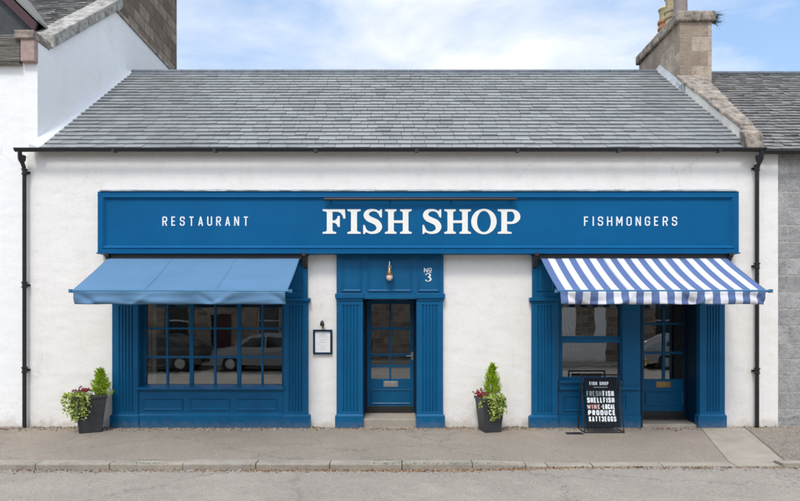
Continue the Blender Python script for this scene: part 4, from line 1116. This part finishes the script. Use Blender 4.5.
# dormer
dyf = LY+.55; ax, az = X(37, dyf), Z(21, dyf)
mb = MB(); dsl = .95; pk = -8.75; zpk = az+(ax-pk)*dsl
def dz(x): return az+(ax-x)*dsl if x > pk else zpk-(pk-x)*dsl
mb.prism([(ax-.12, az-.55), (ax-.12, dz(ax-.12)-.06), (pk, zpk-.06), (2*pk-ax+.12, dz(ax-.12)-.06), (2*pk-ax+.12, az-.55)], dyf+.06, dyf+3, lambda u, v, d: (u, d, v))
dm = mb.build('dormer', M['dslate'], lh)
for sg_ in (1, -1):
    mb = MB(); e = (lambda x: x) if sg_ == 1 else (lambda x: 2*pk-x)
    pts = [(e(ax+.03), az-.03-.03), (e(pk), zpk-.0), (e(pk), zpk-.22), (e(ax-.02), az-.24)]
    mb.prism(pts if sg_ == 1 else pts[::-1], dyf-.06, dyf-.01, lambda u, v, d: (u, d, v)); mb.build('bargeboard', M['maroon'], dm, bevel=.006)
    mb = MB(); P0 = (e(ax+.07), az-.06); P1 = (e(pk), zpk+.05)
    pts = [P0, P1, (P1[0], P1[1]+.05), (P0[0], P0[1]+.05)]
    mb.prism(pts if sg_ == 1 else pts[::-1], dyf-.10, dyf+4, lambda u, v, d: (u, d, v)); mb.build('dormer_roof', M['slate_old'], dm)

# ------------------------------------------------------------------ right neighbour: granite cottage
rh = thing('granite_cottage', 'grey granite cottage with older brownish slate roof adjoining at right', 'house', (10, .02, 0))
mb = MB(); mb.box(W1+.002, 16, .025, .5, -.25, 5.13)
mb.build('wall', M['granite'], rh)
mb = MB(); slates(mb, 6.72, 16, EY-.02, EZ-.03, RY+.05, RZ-.02, .165, .12, .27, .006); rr_ = mb.build('roof', M['slate_old'], rh)
mb = MB(); slab_roof(mb, 6.6, 16, EY+.02, EZ-.04, RY+.05, RZ-.035, .035); slab_roof(mb, 6.6, 16, 7.5, EZ-.05, RY+.05, RZ-.035); mb.build('roof_underlay', M['board_black'], rr_)
mb = MB(); xx = 7.2
while xx < 15.5: mb.tube([(xx, RY+.05, RZ+.0), (xx+.44, RY+.05, RZ+.0)], .055, 10); xx += .45
mb.build('ridge_tile', M['ridge'], rr_, smooth=40)
gutter(X(763.5, -.22), 15.8, GZ-.045).build('gutter', M['black_metal'], rh, smooth=40)
# skew (parapet) between the two roofs: white side, coping stones, skewputt
mb = MB()
def sk(Y, dz_): return roofz(Y)+dz_
yb_, ye_ = EY-.02, 2.75
mb.hexa([(XR,yb_,sk(yb_,-.0)),(XR+.22,yb_,sk(yb_,-.0)),(XR+.6,ye_,sk(ye_,-.3)),(XR,ye_,sk(ye_,-.3))], [(XR,yb_,sk(yb_,.24)),(XR+.20,yb_,sk(yb_,.24)),(XR+.6,ye_,sk(ye_,.20)),(XR,ye_,sk(ye_,.20))])
skw = mb.build('skew_wall', simple('cream_side_render', (.84, .80, .71), .85, .1, 4, .4, 30), shop)
mb = MB(); y = yb_-.03; r = random.Random(8)
for L_ in (.36, .55, .62, .50, .58, .3):
    y2 = min(y+L_, 2.72); f0, f1 = (y-yb_)/2.9, (y2-yb_)/2.9; j = r.uniform(-.012, .012)
    wa, wb_ = .19+.42*max(0, f0), .19+.42*f1
    a, b = y+.004, y2-.004
    mb.hexa([(XR-.03+j,a,sk(a,.22)),(XR+wa+.03,a,sk(a,.22)),(XR+wb_+.03,b,sk(b,.22)),(XR-.03+j,b,sk(b,.22))], [(XR-.02+j,a,sk(a,.32+j)),(XR+wa,a,sk(a,.32+j)),(XR+wb_,b,sk(b,.30+j)),(XR-.02+j,b,sk(b,.30+j))]); y = y2
mb.build('coping', M['coping'], shop, bevel=.02)
mb = MB(); mb.hexa([(X(746,-.2),-.26,Z(151,-.2)+.03),(X(764,-.2),-.26,Z(151,-.2)+.03),(X(764,-.2),-.06,Z(151,-.2)+.03),(X(746,-.2),-.06,Z(151,-.2)+.03)],
     [(X(743.5,-.2),-.20,Z(131,-.2)),(X(761.5,-.2),-.20,Z(131,-.2)),(X(761.5,-.2),-.02,Z(131,-.2)+.08),(X(743.5,-.2),-.02,Z(131,-.2)+.08)])
mb.build('skew_stone', M['coping'], shop, bevel=.035)
# chimney
CX0, CX1, CY0, CY1 = 6.46, 7.20, 2.72, 5.05; CZ = Z(22, 2.72)
mb = MB(); mb.cur = 0
mb.idx([(CX0,CY0,6.6),(CX1,CY0,6.6),(CX1,CY0,CZ),(CX0,CY0,CZ)], [(0,1,2,3)]); mb.idx([(CX1,CY1,6.6),(CX0,CY1,6.6),(CX0,CY1,CZ),(CX1,CY1,CZ)], [(0,1,2,3)])
mb.idx([(CX0,CY0,CZ),(CX1,CY0,CZ),(CX1,CY1,CZ),(CX0,CY1,CZ)], [(0,1,2,3)]); mb.cur = 1
mb.idx([(CX0,CY1,6.6),(CX0,CY0,6.6),(CX0,CY0,CZ),(CX0,CY1,CZ)], [(0,1,2,3)]); mb.idx([(CX1,CY0,6.6),(CX1,CY1,6.6),(CX1,CY1,CZ),(CX1,CY0,CZ)], [(0,1,2,3)])
chm = mb.build('chimney', [M['chim_front'], M['chim_side']], shop, label='square pinkish stone chimney on the ridge')
mb = MB(); o_ = .08
y = CY0-o_
for L_ in (.50, .55, .48, .52, .6):
    y2 = min(CY1+o_, y+L_)
    if y2-y < .05: break
    for a, b in ((CX0-o_, CX0+.47), (CX0+.474, CX1+o_)):
        mb.hexa([(a,y+.004,CZ-.0),(b,y+.004,CZ-.0),(b,y2-.004,CZ),(a,y2-.004,CZ)], [(a+.0,y+.004,CZ+.24),(b,y+.004,CZ+.24),(b,y2-.004,CZ+.24),(a,y2-.004,CZ+.24)])
    y = y2
mb.build('chimney_cap', M['coping'], chm, bevel=.04)
for (px_, yy, m1, m2, lb) in ((664.5, 4.35, 'terracotta', 'clay_band', 'buff chimney pot with orange bands'), (671, 3.8, 'terracotta', 'terracotta', 'buff banded chimney pot'), (680.5, 3.15, 'mauve_clay', 'mauve_clay', 'plain mauve-grey chimney pot')):
    mb = MB(); cx = X(px_, yy); z0 = CZ+.22
    cx = max(cx, CX0+.2)
    if m1 != 'mauve_clay': mb.lathe((cx, yy, z0), [(.19,0),(.15,.08),(.135,.30),(.13,.38)], 18); mb.cur = 1; mb.lathe((cx, yy, z0), [(.165,.38),(.165,.44),(.14,.46),(.14,.52),(.17,.54),(.17,.60),(.12,.62)], 18); mb.cur = 0; mb.lathe((cx, yy, z0), [(.12,.62),(.13,.85),(.16,.9),(.12,.95)], 18)
    else: mb.lathe((cx, yy, z0), [(.16,0),(.155,.1),(.15,1.0),(.17,1.02),(.17,1.1),(.14,1.12)], 18)
    mb.build('chimney_pot', [M[m1], M[m2]], chm, smooth=35, label=lb)
# lead at chimney foot
mb = MB()
for k in range(5):
    a, b = 2.42+k*.27, 2.42+(k+1)*.27-.004
    mb.hexa([(CX0-.11,a,roofz(a)+.0),(CX0+.012,a,roofz(a)),(CX0+.012,b,roofz(b)),(CX0-.11,b,roofz(b))], [(CX0-.11,a,roofz(a)+.035),(CX0-.004,a,roofz(a)+.17),(CX0-.004,b,roofz(b)+.17),(CX0-.11,b,roofz(b)+.035)])
mb.build('lead_flashing', simple('bright_lead', (.36, .38, .40), .5, .2, 6), chm)
mb = MB(); mb.box(CX0-.10, CX0+.10, 2.36, 2.60, roofz(2.4)+.0, roofz(2.4)+.22); mb.build('lead_box', M['lead'], chm, bevel=.01)
# fern on the cap
mb = MB(); r = random.Random(17)
for k in range(46):
    a = r.uniform(-1.2, 1.2); d = Vector((math.cos(a)*1.0, -math.sin(a)*.6-.3, r.uniform(-.5, 1.0))).normalized(); p = Vector((CX1+.05+r.uniform(-.05,.05), CY0+r.uniform(-.05,.12), CZ+.05+r.uniform(-.12,.12)))
    L_ = r.uniform(.12, .26)
    for m in range(9):
        q = p+d*L_*m/9+Vector((0,0,-.08*(m/9)**2))
        for s_ in (-1, 1): leaf(mb, q, d*.4+Vector((s_*.3, s_*.5, s_*.6)), rdir(r), .045*(1-m/11), .009)
mb.build('fern', M['darkleaf'], None, label='dark wild fern rooted under the chimney cap against the sky', cat='plant')

# ------------------------------------------------------------------ inside the shop, seen dimly through the glass
def table(x, y):
    t = thing('dining_table', 'timber dining table inside the left window', 'table', (x, y, .07))
    mb = MB(); mb.box(x-.38, x+.38, y-.35, y+.35, .79, .83); mb.build('tabletop', M['wood'], t, bevel=.005)
    mb = MB(); mb.tube([(x, y, .11), (x, y, .79)], .035, 12); mb.lathe((x, y, .07), [(.24, 0), (.24, .02), (.05, .05)], 20); mb.build('pedestal', M['black_metal'], t, smooth=40)
table(-4.4, 1.3); bpy.data.objects['dining_table']['label'] = 'timber dining table just inside the left end of the left window'
table(-2.9, 1.5); bpy.data.objects['dining_table.001']['label'] = 'timber dining table just inside the right end of the left window'
cur = thing('shutter', 'folded cream shutter just inside the left end of the left window', 'shutter', (X(152, .5), .5, .9))
mb = MB(); 
for k in range(2): mb.box(X(147.5+5*k, .3), X(151.8+5*k, .3), .28, .31, .75, 2.6); mb.bead(X(148.3+5*k,.28), X(151+5*k,.28), .9, 2.5, .28, .01, .008)
mb.build('leaf', M['cream_in'], cur)
cnt = thing('fish_counter', 'white enamel fish counter inside the right window', 'counter', (3.6, .9, .07))
mb = MB(); mb.box(3.0, 4.3, .7, 1.4, .07, .92); mb.build('base', M['counter_white'], cnt, bevel=.02)
mb = MB(); mb.box(2.95, 4.35, .62, 1.45, .925, .97); mb.build('worktop', M['steel'], cnt, bevel=.01)
sh = thing('wall_shelf', 'dark shelf of bottles inside the right window', 'shelf', (3.6, 3.9, 1.3))
mb = MB()
for z in (1.2, 1.65, 2.1): mb.box(2.9, 4.6, 3.9, 4.18, z, z+.03)
mb.build('shelf_board', M['wood'], sh)
mb = MB(); r = random.Random(2)
for z in (1.23, 1.68, 2.13):
    x = 2.98
    while x < 4.5:
        h = r.uniform(.18, .30); w = r.uniform(.03, .045); mb.lathe((x, 4.02, z), [(w, 0), (w, h*.6), (w*.35, h*.75), (w*.35, h)], 10); x += r.uniform(.09, .16)
mb.build('bottles', M['counter_white'], sh, smooth=40)
sh['label'] = 'dark shelf of pale bottles on the back wall inside the right window'

# ------------------------------------------------------------------ across the street (what the glass reflects)
op = thing('stone_terrace', 'brown rubble stone terrace across the street mirrored in the shop glass', 'building', (0, -16.6, 0))
holes = [(x-.55, x+.55, 1.1, 2.7) for x in (-10.5, -6.2, 1.9, 4.4, 12.9, 14.8)]+[(x-.5, x+.5, -.02, 2.2) for x in (-8.4, -1.9)]
mb = MB(); mb.holed(-17, 17, -.3, 5.4, -17.1, -16.6, holes); mb.build('wall', M['rubble'], op)
mb = MB(); slab_roof(mb, -17.2, 17.2, -16.45, 5.3, -20.3, 8.2); mb.build('roof', M['slate_old'], op)
for h in holes[:6]:
    mb = MB(); mb.holed(h[0], h[1], h[2], h[3], -16.85, -16.78, [(h[0]+.06, h[1]-.06, h[2]+.06, 1.87), (h[0]+.06, h[1]-.06, 1.93, h[3]-.06)])
    w_ = mb.build('window', M['counter_white'], op); mb = MB(); mb.idx([(h[0],-16.83,h[2]),(h[1],-16.83,h[2]),(h[1],-16.83,h[3]),(h[0],-16.83,h[3])], [(0,1,2,3)]); mb.build('pane', M['car_glass'], w_)
for h in holes[6:]:
    mb = MB(); mb.box(h[0], h[1], -16.85, -16.78, h[2], h[3]); mb.bead(h[0]+.15, h[1]-.15, .3, .95, -16.78, .04, -.02); mb.build('door', M['maroon'], op)
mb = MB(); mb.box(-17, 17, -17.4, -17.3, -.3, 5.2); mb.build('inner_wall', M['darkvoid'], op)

wh_ = thing('white_house', 'narrow white rendered house across the street mirrored in the fishmonger window', 'house', (7.9, -16.5, 0))
mb = MB(); mb.holed(6.2, 9.6, -.3, 5.6, -17.0, -16.5, [(8.2, 9.1, 1.2, 2.6)]); mb.build('wall', M['harl'], wh_)
mb = MB(); mb.holed(8.2, 9.1, 1.2, 2.6, -16.8, -16.72, [(8.26, 9.04, 1.26, 1.87), (8.26, 9.04, 1.93, 2.54)]); wp = mb.build('window', M['counter_white'], wh_)
mb = MB(); mb.idx([(8.21,-16.76,1.21),(9.09,-16.76,1.21),(9.09,-16.76,2.59),(8.21,-16.76,2.59)], [(0,1,2,3)]); mb.build('pane', M['car_glass'], wp)
mb = MB(); slab_roof(mb, 6.1, 9.7, -16.35, 5.5, -20.2, 8.6); mb.build('roof', M['slate_old'], wh_)
def car(x, y, m, label, flip=1, L=4.2, H=1.48):
    t = thing('parked_car', label, 'car', (x, y, -.12), 'cars parked across the street')
    g = -.12; s = L/4.2
    prof = [(-2.1,.32),(-2.1,.62),(-1.98,.84),(-1.15,.98),(-.55,1.40),(-.1,1.47),(.7,1.45),(1.35,1.20),(1.85,.98),(2.08,.86),(2.1,.34)]
    prof = [(a*s*flip, b*H/1.48) for a, b in prof]
    secs = [(-.86, .90, 0), (-.88, 1, 0), (-.62, 1.0, 1), (.62, 1.0, 1), (.88, 1, 0), (.86, .90, 0)]
    mb = MB(); N = len(prof); W = .86
    def ring(yo, top): 
        out = []
        for a, b in prof:
            k = max(0, (b-.92)/.55); inward = .17*k
            out.append((x+a, y+(W-inward)*yo, g+b))
        return out
    A = ring(1, 0); B = ring(-1, 0)
    mb.idx(A+B, [tuple(range(N)), tuple(range(2*N-1, N-1, -1))]+[(i, (i+1) % N, (i+1) % N+N, i+N) for i in range(N)])
    bd = mb.build('body', m, t, bevel=.05)
    for sd in (1, -1):
        for pl in ([(-1.0,.98),(-.50,1.34),(.02,1.39),(.02,.98)], [(.08,.98),(.08,1.39),(.66,1.37),(1.25,1.14),(1.32,.98)]):
            mb = MB(); pts = []
            for a, b in pl:
                k = max(0, (b-.92)/.55); pts.append((x+a*s*flip, y+sd*(W-.17*k+.008), g+b*H/1.48))
            mb.face(*pts); mb.build('window', M['car_glass'], t)
        for wx in (-1.32, 1.30):
            mb = MB(); cx, cy, cz = x+wx*s*flip, y+sd*(W-.06), g+.32
            mb.tube([(cx, cy-.10, cz), (cx, cy+.10, cz)], .32, 24); wh = mb.build('wheel', M['tyre'], t, smooth=40)
            mb = MB(); mb.tube([(cx, cy+sd*.09, cz), (cx, cy+sd*.112, cz)], .20, 18); mb.build('rim', M['steel'], wh, smooth=40)
        mb = MB(); mb.box(x-2.06*s*flip, x-1.92*s*flip, y+sd*.5, y+sd*.78, g+.62, g+.76); mb.build('headlight', M['headlight'], t, bevel=.02)
    return t
car(-10.0, -13.1, M['car_dark'], 'black hatchback parked across the street at left', 1)
car(-5.4, -13.1, M['car_silver'], 'silver hatchback parked across the street behind the black one', 1)
car(12.2, -13.1, M['car_white'], 'grey hatchback parked across the street well to the right of the fish window', -1)

# ------------------------------------------------------------------ light, sky, camera
EL, AZ = R(57), R(-12)      # sun stands in front of the shop, a little to the left
sd = Vector((math.sin(AZ)*math.cos(EL), -math.cos(AZ)*math.cos(EL), math.sin(EL)))
sun = bpy.data.lights.new('sun', 'SUN'); sun.energy = 1.8; sun.angle = R(12); sun.color = (1, .95, .88)
so = bpy.data.objects.new('sun', sun); col.objects.link(so); so.rotation_euler = sd.to_track_quat('Z', 'Y').to_euler()
w = NT('World', True); scene.world = w.m
bg = w.n['Background']; bg.inputs['Strength'].default_value = .10
sky = w.n.new('ShaderNodeTexSky'); sky.sky_type = 'NISHITA'; sky.sun_disc = False; sky.sun_elevation = EL
sky.sun_rotation = math.atan2(sd.x, sd.y); sky.air_density = 1.0; sky.dust_density = 1.2; sky.ozone_density = 1.6
tc = w.n.new('ShaderNodeTexCoord').outputs['Generated']
mpv = w.mapping((1.2, 1.2, 3.6), loc=(.35, .2, 0), vec=tc)
n1 = w.noise(1.5, 9, .58, vec=mpv, dist=.35)
cov = w.ramp(n1, [(.37, .09), (.60, .96)])
n2 = w.noise(3.0, 6, .5, vec=mpv)
cc = w.ramp(n2, [(.3, (7.8, 8.1, 8.4)), (.7, (10.6, 10.5, 10.3))])
skyb = w.mix(1.0, sky.outputs[0], (2.15, 2.3, 2.3), 'MULTIPLY')
c = w.mix(w.math('MULTIPLY', cov, .92), skyb, cc)
# an overcast dome grows brighter towards the zenith and round the veiled sun
sep = w.n.new('ShaderNodeSeparateXYZ'); w.l.new(tc, sep.inputs[0])
dt = w.n.new('ShaderNodeVectorMath'); dt.operation = 'DOT_PRODUCT'; w.l.new(tc, dt.inputs[0]); dt.inputs[1].default_value = sd
k = w.math('ADD', w.math('MULTIPLY', w.math('MAXIMUM', sep.outputs[2], 0.0), .9), .78)
k = w.math('ADD', k, w.math('MULTIPLY', w.math('POWER', w.math('MAXIMUM', dt.outputs['Value'], 0.0), 3.0), .45))
vm = w.n.new('ShaderNodeVectorMath'); vm.operation = 'SCALE'; w.l.new(c, vm.inputs[0]); w.l.new(k, vm.inputs['Scale']); c = vm.outputs[0]
w.l.new(c, bg.inputs['Color'])
scene.view_settings.view_transform = 'Standard'; scene.view_settings.look = 'None'; scene.view_settings.gamma = 1
scene.view_settings.use_curve_mapping = False; scene.view_settings.exposure = .02
cam = bpy.data.cameras.new('camera'); co = bpy.data.objects.new('camera', cam); col.objects.link(co)
co.location = (0, -D, HC); co.rotation_euler = (R(90), 0, 0)
cam.sensor_width = 36; cam.lens = 36*F/800; cam.shift_y = 67.5/800; cam.clip_end = 1500; cam.clip_start = .05
scene.camera = co
